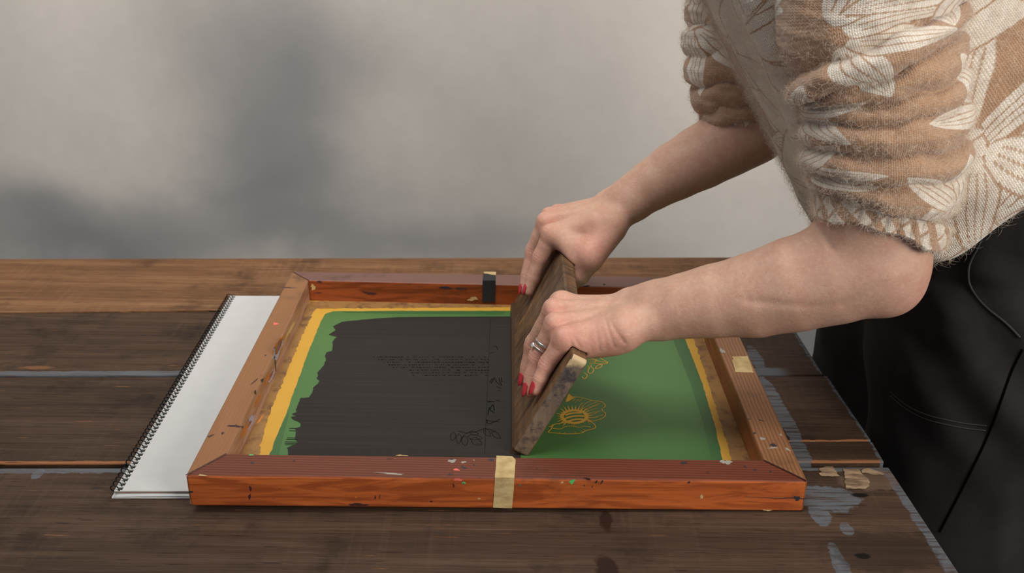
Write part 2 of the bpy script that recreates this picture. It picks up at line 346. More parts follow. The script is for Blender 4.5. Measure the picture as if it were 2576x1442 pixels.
# ------------------------------------------------------------------ sketchbook propping the frame
def sketchbook():
    o0 = Z(275, 1243, 0); o1 = Z(572, 748, 0)
    root = thing('spiral_sketchbook', 'white spiral-bound sketchbook with black wire tucked under the left side of the wooden frame', 'sketchbook', (o0[0]+.05, o0[1], 0))
    zt = .0058
    a = Z(287, 1235, zt); b = Z(580, 744, zt)
    dl = (b-a); Ln = np.linalg.norm(dl); dv = dl/Ln; du = np.array([dv[1], -dv[0], 0]); Wd = .098
    paper = Mat('white_paper', .85); paper.col(paper.mix(paper.noise(paper.tc(), 60, 4), lin(182, 181, 179), lin(192, 191, 189))).bump(paper.noise(paper.tc(), 500, 3), .12, .0004)
    card = flat('grey_brown_card', lin(128, 104, 82), .85)
    def at(u, v, z): q = a+du*u+dv*v; return (q[0], q[1], z)
    def slab(name, u0, u1, v0, v1, z0, z1, m, bv=.0002):
        V = [at(u0, v0, z0), at(u1, v0, z0), at(u1, v1, z0), at(u0, v1, z0), at(u0, v0, z1), at(u1, v0, z1), at(u1, v1, z1), at(u0, v1, z1)]
        return link(name, pymesh(name, V, [(0, 3, 2, 1), (4, 5, 6, 7), (0, 1, 5, 4), (1, 2, 6, 5), (2, 3, 7, 6), (3, 0, 4, 7)]), m, root)
    slab('back_cover', -.0015, Wd, -.004, Ln, .0002, .0014, paper.m)
    # a page whose front edge curls: a gently waved sheet
    V = []; nu = 24
    for v in (-.0035, Ln*.5, Ln):
        for i in range(nu+1):
            u = Wd*i/nu; bow = .0009*math.sin(PI*i/nu)*(1 if v < 0 else .2)
            V.append(at(u, v, .0018+bow))
    sh = link('page', pymesh('page', V, [(r*(nu+1)+i, r*(nu+1)+i+1, (r+1)*(nu+1)+i+1, (r+1)*(nu+1)+i) for r in range(2) for i in range(nu)]), paper.m, root, True)
    sd = sh.modifiers.new('s', 'SOLIDIFY'); sd.thickness = .0003
    slab('card_backing', .0005, Wd, .0, Ln, .0034, .0043, card)
    # top sheets with a row of punched slots along the wire
    N = 62; pt = Ln/N; hw = pt*.34; p = Poly()
    z1 = zt
    eu = (.0, .0022, .0068)
    p.add([at(eu[0], 0, z1), at(eu[1], 0, z1), at(eu[1], Ln, z1), at(eu[0], Ln, z1)], 0)
    p.add([at(eu[2], 0, z1), at(Wd, 0, z1), at(Wd, Ln, z1), at(eu[2], Ln, z1)], 0)
    prev = 0
    for i in range(N):
        c = (i+.5)*pt
        p.add([at(eu[1], prev, z1), at(eu[2], prev, z1), at(eu[2], c-hw, z1), at(eu[1], c-hw, z1)], 0); prev = c+hw
    p.add([at(eu[1], prev, z1), at(eu[2], prev, z1), at(eu[2], Ln, z1), at(eu[1], Ln, z1)], 0)
    bmesh.ops.remove_doubles(p.bm, verts=p.bm.verts[:], dist=1e-6)
    o = p.build('top_sheet', paper.m, root); sd = o.modifiers.new('s', 'SOLIDIFY'); sd.thickness = .0012; sd.offset = -1
    slab('slot_shade', .0004, .0074, .001, Ln-.001, .00435, .00445, flat('slot_shade_dark', lin(34, 30, 28), .9))  # dark strip standing in for the shade inside the slots
    wire = flat('black_wire', lin(20, 19, 19), .35)
    pts = []; per = 22
    for i in range(N*per+1):
        th = 2*PI*i/per; v = (i/per)*pt
        r = .0047
        pts.append(at(.0006 + r*math.cos(th)*.95 - .0004, v, .0052 + r*math.sin(th)*.92 + .0006))
    tube('spiral_wire', pts, .00062, wire, root, 6)
sketchbook()

# ------------------------------------------------------------------ printing frame (silk screen)
frame = thing('printing_screen_frame', 'mitred orange-brown wooden screen printing frame with green stencil, centre of the table', 'screen frame', (0, .95, 0))
HT = .0325
FL, FR, BL = F(467, 1196, HT), F(2032, 1211, HT), F(735, 683, HT); BR = FR+(BL-FL); BR[0] -= .001
iFL, iFR, iBL = F(570, 1141, HT), F(1920, 1157, HT), F(776, 705, HT)
iBR = np.array([iFR[0]-.0005, iBL[1]+.001, 0]); 
for q in (BR, iBR): q[2] = HT+off(q[0])
class Rail:
    def __init__(s, oa, ob, ib, ia, mat, label, bev=.0016):
        top = [np.array(q) for q in (oa, ob, ib, ia)]
        bot = [np.array([q[0], q[1], off(q[0])]) for q in top]
        s.bm = bmesh.new(); v = [s.bm.verts.new(tuple(q)) for q in top+bot]
        for f in [(0, 1, 2, 3), (7, 6, 5, 4), (4, 5, 1, 0), (5, 6, 2, 1), (6, 7, 3, 2), (7, 4, 0, 3)]: s.bm.faces.new([v[i] for i in f])
        bmesh.ops.bevel(s.bm, geom=s.bm.edges[:], offset=bev, segments=3, profile=.5, affect='EDGES')
        bmesh.ops.recalc_face_normals(s.bm, faces=s.bm.faces)
        s.mat, s.label = mat, label
    def build(s):
        p = Poly(); p.bm.free(); p.bm = s.bm
        o = p.build('rail', [s.mat]+splat_cols, frame); o['label'] = s.label
def upmix(M, c_side, c_top):                    # handled, dirtier upper face
    nz = M.sep(M.n('ShaderNodeNewGeometry').outputs['True Normal'])[2]
    return M.mix(M.step(nz, .5, .8), c_side, c_top)
def rail_mat(name, side, top, axis, seed, lines=.5, toplines=.6, dirt=.5, dirtc=(.03, .02, .015)):
    Ms = wood(name, *side, axis, .8, .3, .42, 0, seed, None, .12)
    M = Ms
    # long flame figure on the sides
    sc = [1, 1, 1]; sc[axis] = .10
    w = M.n('ShaderNodeTexNoise', {'Vector': M.map(tuple(x*110 for x in sc), (seed, 0, 0)), 'Scale': 1, 'Detail': 3, 'Distortion': 1.2}).outputs[0]
    cs = M.mix(M.step(w, .44, .60, 0, min(1, lines*1.35)), M.c, tuple(x*.9 for x in side[0]))
    w2 = M.n('ShaderNodeTexNoise', {'Vector': M.map(tuple(x*330 for x in sc), (seed, 3, 0)), 'Scale': 1, 'Detail': 2, 'Distortion': .8}).outputs[0]
    cs = M.mix(M.step(w2, .52, .68, 0, .2), cs, tuple(x*.6 for x in side[0]))
    b = [0, 0, 0]; b[1-axis] = 1
    wv = M.n('ShaderNodeTexWave', {'Vector': M.map((1, 1, 1), (seed*.013, seed*.017, 0)), 'Scale': 85, 'Distortion': 1.2, 'Detail': 2, 'Detail Scale': .5}, wave_type='BANDS', bands_direction='XY'[1-axis]).outputs['Fac']
    n1 = M.noise(M.map(tuple(x*90 for x in sc), (seed+5, 0, 0)), 1, 4)
    ct = M.mix(n1, top[0], top[1])
    ct = M.mix(M.step(wv, .45, 1, 0, toplines), ct, tuple(x*.45 for x in top[0]))
    c = upmix(M, cs, ct)
    dn = M.noise(M.map((14, 14, 14), (seed*3, 2, 7)), 1, 7, .72)
    c = M.mix(M.step(dn, .55, .75, 0, dirt), c, dirtc)
    sp = M.noise(M.map((150, 150, 150), (seed, 0, 7)), 1, 3, .7)
    c = M.mix(M.step(sp, .70, .76, 0, .8), c, (.03, .02, .02))
    lt = M.noise(M.map((45, 45, 45), (seed, 9, 7)), 1, 6, .75)
    c = M.mix(M.step(lt, .70, .76, 0, .35), c, lin(160, 140, 120))
    M.col(c); M.b.inputs['Specular IOR Level'].default_value = .3; return M.m
red = (lin(134, 62, 30), lin(184, 96, 46), lin(208, 122, 64))
m_front = rail_mat('front_rail_wood', red, (lin(96, 47, 31), lin(117, 61, 42)), 0, 2.3)
m_right = rail_mat('right_rail_wood', (lin(110, 62, 32), lin(148, 90, 48), lin(170, 112, 66)), (lin(126, 84, 54), lin(150, 104, 70)), 1, 5.1, .4, .55)
m_left = rail_mat('left_rail_wood', (lin(140, 96, 70), lin(176, 136, 112), lin(204, 172, 150)), (lin(128, 86, 52), lin(146, 102, 66)), 1, 8.4, .5, .12, .55)
m_back = rail_mat('back_rail_wood', (lin(104, 48, 22), lin(150, 74, 36), lin(176, 94, 46)), (lin(104, 72, 64), lin(120, 86, 76)), 0, 11.2, .5, .15, .6)
splat_cols = [flat('paint_fleck_'+n, c, .5) for n, c in dict(navy=lin(38, 40, 48), grey=lin(150, 145, 132), coral=lin(222, 104, 92), green=lin(84, 186, 106), plum=lin(58, 30, 34), cream=lin(190, 160, 110), orange=lin(190, 110, 40), teal=lin(40, 120, 110)).items()]
NAVY, LGREY, CORAL, GREEN, PLUM, CREAM, ORNG, TEAL = range(1, 9)
def flecks(rl, lst, plane, up):
    p = Poly(); p.bm.free(); p.bm = rl.bm; r = np.random.default_rng(len(lst))
    for (px, py, w, h, mi, *rot) in lst:
        k = 22; a0 = rot[0] if rot else 0; pts = []; w *= .72; h *= .72
        ph = r.uniform(0, 6.28, 5)
        for j in range(k):
            q = 2*PI*j/k; rr = 1+.25*math.sin(2*q+ph[0])+.18*math.sin(3*q+ph[1])+.15*math.sin(5*q+ph[2])+.14*math.sin(8*q+ph[3])
            x, y = w/2*rr*math.cos(q), h/2*rr*math.sin(q)
            pts.append(plane(px+x*math.cos(a0)-y*math.sin(a0), py+x*math.sin(a0)+y*math.cos(a0)))
        p.add(pts, mi, .00008, up)
rl_front = Rail(FL, FR, iFR, iFL, m_front, 'front rail, glossy orange face', .0022)
rl_right = Rail(FR, BR, iBR, iFR, m_right, 'right rail, brown with a tape scrap')
rl_back = Rail(BR, BL, iBL, iBR, m_back, 'back rail, pinkish top and orange inner face')
rl_left = Rail(BL, FL, iFL, iBL, m_left, 'left rail, tan and paint-scuffed inside')
# surfaces of the front rail for flecks
ftop = lambda px, py: F(px, py, HT+.00005)
nfr = np.cross(FR-FL, np.array([0, 0, 1.])); nfr /= np.linalg.norm(nfr)
def ffront(px, py, e=.00005):
    d = ray(px, py); t = ((FL+nfr*e-CAM)@nfr)/(d@nfr); return CAM+d*t
flecks(rl_front, [(1137, 1160, 34, 9, LGREY), (1137, 1156, 12, 5, NAVY), (1166, 1163, 16, 7, LGREY), (1167, 1177, 16, 9, NAVY, .5), (1192, 1170, 6, 6, NAVY), (1192, 1158, 5, 4, LGREY), (1148, 1182, 24, 6, CORAL), (1133, 1194, 14, 9, PLUM), (635, 1165, 16, 6, NAVY, .4), (1235, 1157, 24, 6, NAVY, .1), (1720, 1165, 18, 10, NAVY), (1827, 1163, 34, 16, LGREY), (985, 1192, 90, 5, LGREY, .05), (1010, 1146, 36, 4, CREAM), (1875, 1175, 10, 5, NAVY), (1900, 1183, 12, 5, NAVY), (1938, 1187, 9, 5, NAVY), (1780, 1190, 8, 4, PLUM), (508, 1196, 24, 5, CREAM), (632, 1145, 14, 4, GREEN), (1350, 1178, 5, 4, NAVY), (740, 1160, 8, 5, PLUM), (980, 1155, 14, 5, PLUM)],
       ftop, (0, 0, 1))
flecks(rl_front, [(1152, 1207, 24, 11, CORAL), (1167, 1215, 10, 8, GREEN), (1166, 1217, 6, 5, TEAL), (1439, 1212, 18, 14, GREEN), (1414, 1214, 8, 8, CREAM), (1308, 1221, 7, 5, TEAL), (1514, 1213, 12, 6, NAVY, -1.1), (1500, 1213, 10, 7, NAVY, -1), (1478, 1205, 22, 7, PLUM, .2), (630, 1229, 10, 13, PLUM), (628, 1250, 8, 20, PLUM, .35), (900, 1270, 74, 8, PLUM, -.02), (944, 1252, 4, 16, PLUM, .2), (955, 1250, 3, 12, PLUM, .2), (480, 1238, 14, 8, NAVY), (1733, 1214, 8, 7, NAVY), (1765, 1250, 8, 18, CREAM), (1085, 1262, 12, 4, PLUM), (1205, 1255, 8, 6, CREAM), (1141, 1222, 6, 12, PLUM), (896, 1251, 8, 5, ORNG), (1470, 1222, 3, 6, NAVY), (1490, 1225, 3, 7, NAVY), (2005, 1254, 26, 13, NAVY), (1930, 1284, 26, 5, CREAM)],
       ffront, nfr)
flecks(rl_right, [(1918, 1104, 22, 8, LGREY), (1945, 1120, 24, 9, NAVY), (1944, 1127, 30, 5, LGREY), (1982, 1131, 26, 5, LGREY, .5), (1898, 1090, 8, 7, NAVY), (1964, 1094, 9, 7, LGREY), (1817, 883, 18, 14, LGREY, .8), (1915, 1058, 18, 3, NAVY, .2), (1885, 1055, 6, 3, NAVY)],
       ftop, (0, 0, 1))
flecks(rl_left, [(590, 1072, 40, 9, PLUM, .1), (530, 1097, 20, 6, PLUM, -.3), (693, 815, 14, 10, CORAL), (560, 1090, 9, 9, PLUM), (726, 724, 50, 2.5, NAVY, .02), (640, 960, 3, 40, PLUM, .9), (668, 894, 6, 4, NAVY), (655, 1055, 30, 6, ORNG, -.9)],
       ftop, (0, 0, 1))
# inner face of the left rail: dried ink, lilac and orange scrapes
nli = np.cross(np.array([0, 0, 1.]), iBL-iFL); nli /= np.linalg.norm(nli); nli = nli if nli[0] > 0 else -nli
def fli(px, py, e=.00005):
    d = ray(px, py); t = ((iFL+nli*e-CAM)@nli)/(d@nli); return CAM+d*t
lil = flat('paint_fleck_lilac', lin(158, 152, 168), .5); splat_cols.append(lil); LILAC = 9
splat_cols.append(flat('paint_fleck_rust', lin(176, 98, 34), .5)); RUST = 10
flecks(rl_left, [(698, 880, 26, 66, LILAC, .45), (683, 945, 14, 40, LILAC, .45), (700, 870, 16, 90, RUST, .42), (676, 950, 12, 60, RUST, .42), (660, 957, 7, 17, NAVY, .4), (642, 987, 8, 12, NAVY, .3), (610, 1075, 5, 10, NAVY, .3), (632, 1060, 16, 50, LILAC, .5), (693, 918, 6, 34, NAVY, -.1), (618, 1080, 12, 60, RUST, .5), (648, 1008, 10, 46, RUST, .5), (690, 900, 9, 12, PLUM, .2), (730, 830, 8, 70, CREAM, .45)],
       fli, nli)
nbi = np.array([0, -1., 0])
def fbi(px, py, e=.0002):
    d = ray(px, py); t = (iBL[1]-e)/d[1]; return CAM+d*t
flecks(rl_back, [(788, 723, 17, 17, CREAM), (1120, 724, 44, 7, NAVY), (1190, 752, 30, 14, CREAM), (1160, 726, 50, 4, NAVY), (800, 737, 24, 3, NAVY), (804, 709, 16, 6, PLUM), (1475, 720, 20, 6, NAVY), (1520, 716, 8, 4, NAVY), (930, 738, 40, 10, PLUM, .2)],
       fbi, nbi)
def on_rail(rl, pts, w, mi, up, taper=0.):
    p = Poly(); p.bm.free(); p.bm = rl.bm; p.stroke(pts, w, mi, up, taper)
up3 = np.array([0, 0, .00012])
for a, b in ((FL, iFL), (FR, iFR)): on_rail(rl_front, [a+up3, (a+b)/2+up3+np.array([.0003, .0002, 0]), b+up3], .0013, PLUM, (0, 0, 1))
for a, b in ((BL, iBL), (BR, iBR)): on_rail(rl_back, [a+up3, b+up3], .0010, PLUM, (0, 0, 1))
on_rail(rl_front, [ffront(x, y, .00015) for x, y in ((2026, 1256), (1995, 1253), (1960, 1254), (1915, 1252), (1872, 1250))], .0011, NAVY, nfr, .7)
on_rail(rl_front, [ffront(x, y, .00015) for x, y in ((1245, 1238), (1244, 1258), (1240, 1276))], .0007, PLUM, nfr)
for r_ in (rl_front, rl_right, rl_back, rl_left): r_.build()
# tapes
mask_m = Mat('aged_masking_tape', .7)
mt_n = mask_m.noise(mask_m.map((90, 60, 160)), 1, 5, .65)
mask_m.col(mask_m.mix(mask_m.step(mt_n, .35, .7), lin(196, 172, 122), lin(168, 142, 92))).bump(mask_m.noise(mask_m.map((260, 160, 90)), 1, 3), .5, .0006)
tp = Poly()
tp.add(rag([F(x, y, HT+.0002) for x, y in ((1249, 1147), (1290, 1149), (1297, 1158), (1294, 1203), (1245, 1202))], .0002, .004), 0, .0002)
tp.add([ffront(x, y, .0003) for x, y in ((1245, 1201), (1294, 1202), (1293, 1224), (1288, 1279), (1240, 1277), (1243, 1238))], 0, .0002, nfr)
tp.add([F(1245, 1201.5, HT+.0003), F(1294, 1202.5, HT+.0003), ffront(1294, 1206, .0004), ffront(1245, 1205, .0004)], 0, 0, (0, -1, 1))
tp.build('masking_tape', mask_m.m, frame)['label'] = 'cream masking tape folded over the front rail'
tp = Poly(); tp.add(rag([F(x, y, HT+.0002) for x, y in ((1841, 898), (1880, 896), (1896, 938), (1849, 936))], .0005, .004), 0, .0002)
tp.build('masking_tape', mask_m.m, frame)['label'] = 'square scrap of cream tape on the right rail'
tp = Poly(); tp.add([F(x, y, HT+.0002) for x, y in ((1216, 684), (1247, 684), (1247, 706), (1214, 706))], 0, .0002)
tp.add([fbi(x, y, .0004) for x, y in ((1214, 706), (1247, 706), (1245, 760), (1213, 760))], 0, .0002, nbi)
tp.add(rag([F(x, y, HT+.0005) for x, y in ((1217, 684), (1248, 684), (1247, 692), (1236, 691), (1228, 689), (1217, 688))], .0002, .004), 1, .0001)
tp.build('black_tape', [flat('black_cloth_tape', lin(34, 34, 36), .75), mask_m.m], frame)['label'] = 'black tape strip over the back rail'

# mesh, stencil, ink and the tape that seals the edges
MH = .0042
def G(px, py, lvl=0): return F(px, py, MH+lvl*.00012)
fab = Mat('yellow_screen_fabric', .55)
fab.col(fab.mix(fab.noise(fab.tc(), 30, 4), lin(190, 142, 44), lin(202, 156, 58))).bump(fab.noise(fab.tc(), 900, 2), .1, .0003)
gm = Mat('green_emulsion', .42)
gn = gm.noise(gm.map((6, 2.2, 1)), 1, 3, .5)
gm.col(gm.mix(gm.step(gn, .3, .7), lin(58, 100, 50), lin(74, 113, 57))).bump(gm.noise(gm.tc(), 700, 2), .08, .0003)
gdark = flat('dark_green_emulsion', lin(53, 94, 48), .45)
brown = Mat('brown_sealing_tape', .5)
brown.col(brown.mix(brown.step(brown.noise(brown.map((60, 60, 60)), 1, 6, .7), .45, .7), lin(146, 108, 62), lin(98, 68, 46))).bump(brown.noise(brown.tc(), 200, 4), .3, .0005)
inkm = Mat('charcoal_ink', .6); inkm.b.inputs['Specular IOR Level'].default_value = .2
ik = inkm.noise(inkm.map((4, 240, 1)), 1, 4, .6)
inkm.col(inkm.mix(inkm.step(ik, .35, .7), lin(38, 35, 32), lin(45, 41, 39))); inkm.bump(ik, .08, .0003)
blk = flat('black_ink_line', lin(24, 22, 21), 1., Specular_IOR_Level=0.)
e = .0006
inset = lambda q, dx, dy: np.array([q[0]+dx, q[1]+dy, off(q[0])+MH])
p = Poly(); p.add([inset(iFL, -.004, -.004), inset(iFR, .004, -.004), inset(iBR, .004, .004), inset(iBL, -.004, .004)], 0); p.build('screen_mesh', fab.m, frame)
br = Poly()
def strip(pts, seed): br.add(rag([G(x, y, 1) for x, y in pts], .0006, .004, seed=seed), 0, .0001)
strip([(600, 1150), (650, 1150), (664, 1085), (690, 1010), (724, 930), (757, 850), (790, 783), (800, 772), (776, 765), (760, 790), (690, 900)], 3)
strip([(776, 775), (800, 776), (1000, 775), (1270, 773), (1700, 772), (1706, 757), (1270, 757), (780, 758)], 4)
strip([(1728, 845), (1742, 846), (1772, 930), (1812, 1060), (1842, 1165), (1905, 1165), (1860, 1060), (1790, 900), (1765, 840), (1720, 765), (1700, 765)], 5)
br.build('sealing_tape', brown.m, frame)['label'] = 'brown stained tape sealing the mesh to the rails'
# stencil: green coat with a yellow line drawing left open in it
st = Poly()
green = [(676, 1150), (700, 1090), (728, 1020), (752, 950), (778, 880), (806, 812), (818, 790), (838, 783), (1000, 782), (1270, 782), (1690, 781), (1722, 850), (1765, 960), (1798, 1070), (1818, 1165)]
st.add(rag([G(x, y, 2) for x, y in green], .0003, .006, seed=6), 0)
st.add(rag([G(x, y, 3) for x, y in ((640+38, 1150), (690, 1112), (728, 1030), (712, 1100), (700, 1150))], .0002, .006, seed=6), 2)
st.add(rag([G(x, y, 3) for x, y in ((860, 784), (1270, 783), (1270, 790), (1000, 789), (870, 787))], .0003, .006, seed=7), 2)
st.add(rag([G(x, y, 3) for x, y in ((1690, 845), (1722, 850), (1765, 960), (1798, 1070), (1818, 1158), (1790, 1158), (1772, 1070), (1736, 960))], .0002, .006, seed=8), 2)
def X7(x, y): return G(1280+x/5.342, 850+y/5.342, 4)
mm = 1/2503*.95
def dr(pts, w=7, taper=0.): st.stroke([X7(x, y) for x, y in pts], 1.4*w/5.342*mm, 1, (0, 0, 1), taper)
# poppy: petals
dr([(800, 750), (850, 790), (950, 800), (1050, 825), (1140, 850), (1200, 852), (1260, 868), (1292, 900), (1290, 930), (1268, 942)], 11)
dr([(1250, 950), (1262, 985), (1295, 1010), (1300, 1040), (1270, 1075), (1200, 1105), (1110, 1122), (1050, 1110)], 10)
dr([(1050, 1110), (1120, 1140), (1160, 1180), (1155, 1215), (1090, 1235), (1030, 1250), (990, 1275), (900, 1290), (740, 1292), (620, 1280), (545, 1275), (535, 1260), (570, 1225), (580, 1200), (610, 1165), (680, 1150), (760, 1140)], 12)
dr([(585, 1215), (640, 1222), (700, 1225), (760, 1195), (850, 1187), (950, 1205), (1010, 1190), (1100, 1200)], 10)
dr([(530, 1195), (570, 1190), (590, 1165)], 10)
st.add([X7(x, y) for x, y in ((800, 755), (852, 800), (900, 803), (840, 830), (800, 860), (760, 860), (770, 830))], 1)
# petal ribs
for a in [[(1000, 870), (960, 905), (930, 950)], [(1110, 845), (1020, 890), (955, 965)], [(1190, 860), (1080, 905), (975, 970)], [(1232, 880), (1120, 920), (1000, 985)], [(1200, 905), (1090, 945), (1000, 1000)], [(1190, 950), (1110, 970), (1010, 1015)], [(1235, 985), (1140, 1000), (1020, 1035)], [(1215, 1000), (1150, 1010)], [(1185, 1015), (1100, 1030), (1030, 1045)], [(1265, 1035), (1160, 1065), (1045, 1075)], [(1200, 1065), (1120, 1080), (1050, 1085)], [(985, 820), (940, 860)], [(940, 825), (890, 875)], [(890, 820), (845, 870)], [(965, 1255), (1010, 1270)], [(1000, 1225), (1040, 1250)], [(690, 1270), (660, 1285)], [(770, 1270), (730, 1290)], [(880, 1270), (930, 1290)], [(1060, 1115), (1090, 1165)]]:
    dr(a, 8, .5)
# seed head with stamens
hc = np.array((880, 1060)); ang = np.linspace(0, 2*PI, 40)
dr([(hc[0]+165*math.cos(t), hc[1]+84*math.sin(t)) for t in ang], 38)
for t, l in zip(np.linspace(-PI*1.28, .35, 20), rng.uniform(55, 105, 20)):
    d = np.array((math.cos(t)*1.05, math.sin(t)))
    q = hc+np.array((160*math.cos(t), 82*math.sin(t))); dr([tuple(q), tuple(q+d*l)], 24, .85)
for t, l in zip(np.linspace(.55, 2.2, 12), rng.uniform(20, 50, 12)):
    q = hc+np.array((160*math.cos(t), 82*math.sin(t))); dr([tuple(q), tuple(q+np.array((math.cos(t), math.sin(t)))*l)], 11, .8)
for dx, dy, s_ in ((-12, -44, .72), (5, 0, .95), (25, 42, .75)):
    dr([(hc[0]+dx-150*s_, hc[1]+dy+34*s_), (hc[0]+dx-60*s_, hc[1]+dy+2), (hc[0]+dx+40*s_, hc[1]+dy-10*s_), (hc[0]+dx+150*s_, hc[1]+dy-6*s_)], 29)
# bud and leaves above
dr([(1080, 260), (1130, 235), (1180, 245), (1230, 275), (1300, 315), (1328, 330), (1305, 350), (1240, 350), (1160, 350), (1080, 350)], 11)
dr([(1060, 300), (1150, 300), (1230, 320), (1310, 332)], 12); dr([(1090, 270), (1150, 290), (1200, 310)], 8); dr([(1070, 330), (1200, 325)], 9)
dr([(1240, 355), (1190, 375), (1165, 415), (1230, 400), (1255, 355)], 10)
dr([(1110, 365), (1105, 390), (1138, 420), (1130, 460), (1092, 482), (1065, 450), (1080, 400), (1060, 375)], 11)
dr([(1010, 470), (1050, 500), (1045, 530), (1015, 555), (985, 520)], 12); dr([(1150, 345), (1175, 290)], 6)
st.build('stencil', [gm.m, fab.m, gdark], frame)
inkp = Poly()
L = [(951, 801), (872, 808), (859, 810), (838, 821), (845, 830), (827, 842), (847, 847), (837, 859), (837, 872), (835, 883), (822, 886), (817, 896), (821, 903), (814, 920), (798, 938), (800, 944), (796, 952), (803, 957), (800, 965), (788, 975), (785, 989), (776, 1000), (756, 1002), (752, 1012), (748, 1023), (744, 1030), (746, 1037), (735, 1041), (736, 1044), (747, 1046), (732, 1049), (738, 1056), (748, 1060), (757, 1065), (755, 1074), (742, 1078), (745, 1088), (741, 1102), (750, 1114), (735, 1121), (722, 1127), (725, 1136), (724, 1150)]
inkp.add(rag([G(x, y, 5) for x, y in L], .00025, .002, closed=False, seed=9)+[G(x, y, 5) for x, y in ((1310, 1152), (1296, 796), (1100, 797), (1000, 798))], 0)
for y_, x0_ in ((1102, 722), (1106, 720), (1112, 717), (1116, 716), (1078, 728), (1084, 727), (1119, 717)):
    inkp.stroke([G(752, y_, 5), G(x0_, y_-.5, 5)], .0009+.0006*random.random(), 0, taper=.3)
def X1(x, y): return G(640+x/3.788, 780+y/3.788, 6)
def id_(pts, w=6): inkp.stroke([X1(x, y) for x, y in pts], w/3.788*mm, 1)
def leaf(a, b, wd, w=5):
    a, b = np.array(a, float), np.array(b, float); d = b-a; n = np.array((-d[1], d[0]))*wd
    id_([tuple(a), tuple(a+d*.3+n), tuple(a+d*.65+n*.9), tuple(b), tuple(a+d*.65-n*.9), tuple(a+d*.3-n), tuple(a)], w)
for a, b, w in (((1950, 1180), (1945, 1275), .25), ((2000, 1200), (2010, 1295), .3), ((2030, 1205), (2170, 1222), .16), ((2060, 1225), (2165, 1280), .25), ((2050, 1165), (2135, 1185), .18), ((1900, 1165), (1885, 1245), .28), ((2185, 1140), (2250, 1200), .25), ((2260, 1160), (2345, 1225), .2)): leaf(a, b, w)
id_([(1940, 1150), (2000, 1170), (2100, 1165), (2200, 1130), (2300, 1160)], 7); id_([(1960, 1250), (2000, 1190), (2080, 1150)], 5)
for a in ([(2285, 645), (2310, 690), (2350, 720)], [(2330, 645), (2340, 690), (2360, 720)], [(2240, 695), (2270, 650)], [(2255, 700), (2285, 650)], [(2350, 640), (2358, 690)], [(2310, 730), (2355, 750)], [(2320, 765), (2350, 770)], [(2270, 350), (2300, 345), (2320, 380)], [(2240, 415), (2290, 400)]): id_(a, 8)
for a in ([(2215, 1045), (2225, 1085), (2300, 1060), (2340, 1040)], [(2210, 1050), (2260, 1060), (2330, 1065)], [(2225, 1000), (2240, 930), (2255, 960), (2290, 980)], [(2250, 935), (2275, 900), (2285, 960)], [(2220, 870), (2290, 875)], [(2300, 860), (2345, 870)], [(2225, 880), (2270, 870)]): id_(a, 9)
id_([(2250, 80), (2235, 430), (2215, 860), (2205, 1100), (2195, 1380)], 3)
for row in range(8):                            # rows of tiny illegible set type
    yy = 445+row*25; x_ = 1130+row*48 if row < 5 else 1400+row*15
    while x_ < 2220:
        l = random.uniform(6, 26)
        if random.random() < .72: inkp.add([X1(x_, yy), X1(x_+l, yy+1), X1(x_+l, yy+random.uniform(4, 9)), X1(x_, yy+random.uniform(3, 8))], 1)
        x_ += l+random.uniform(5, 14)
inkp.build('wet_ink', [inkm.m, blk], frame)['label'] = 'flat film of black ink spread over the left half of the stencil'

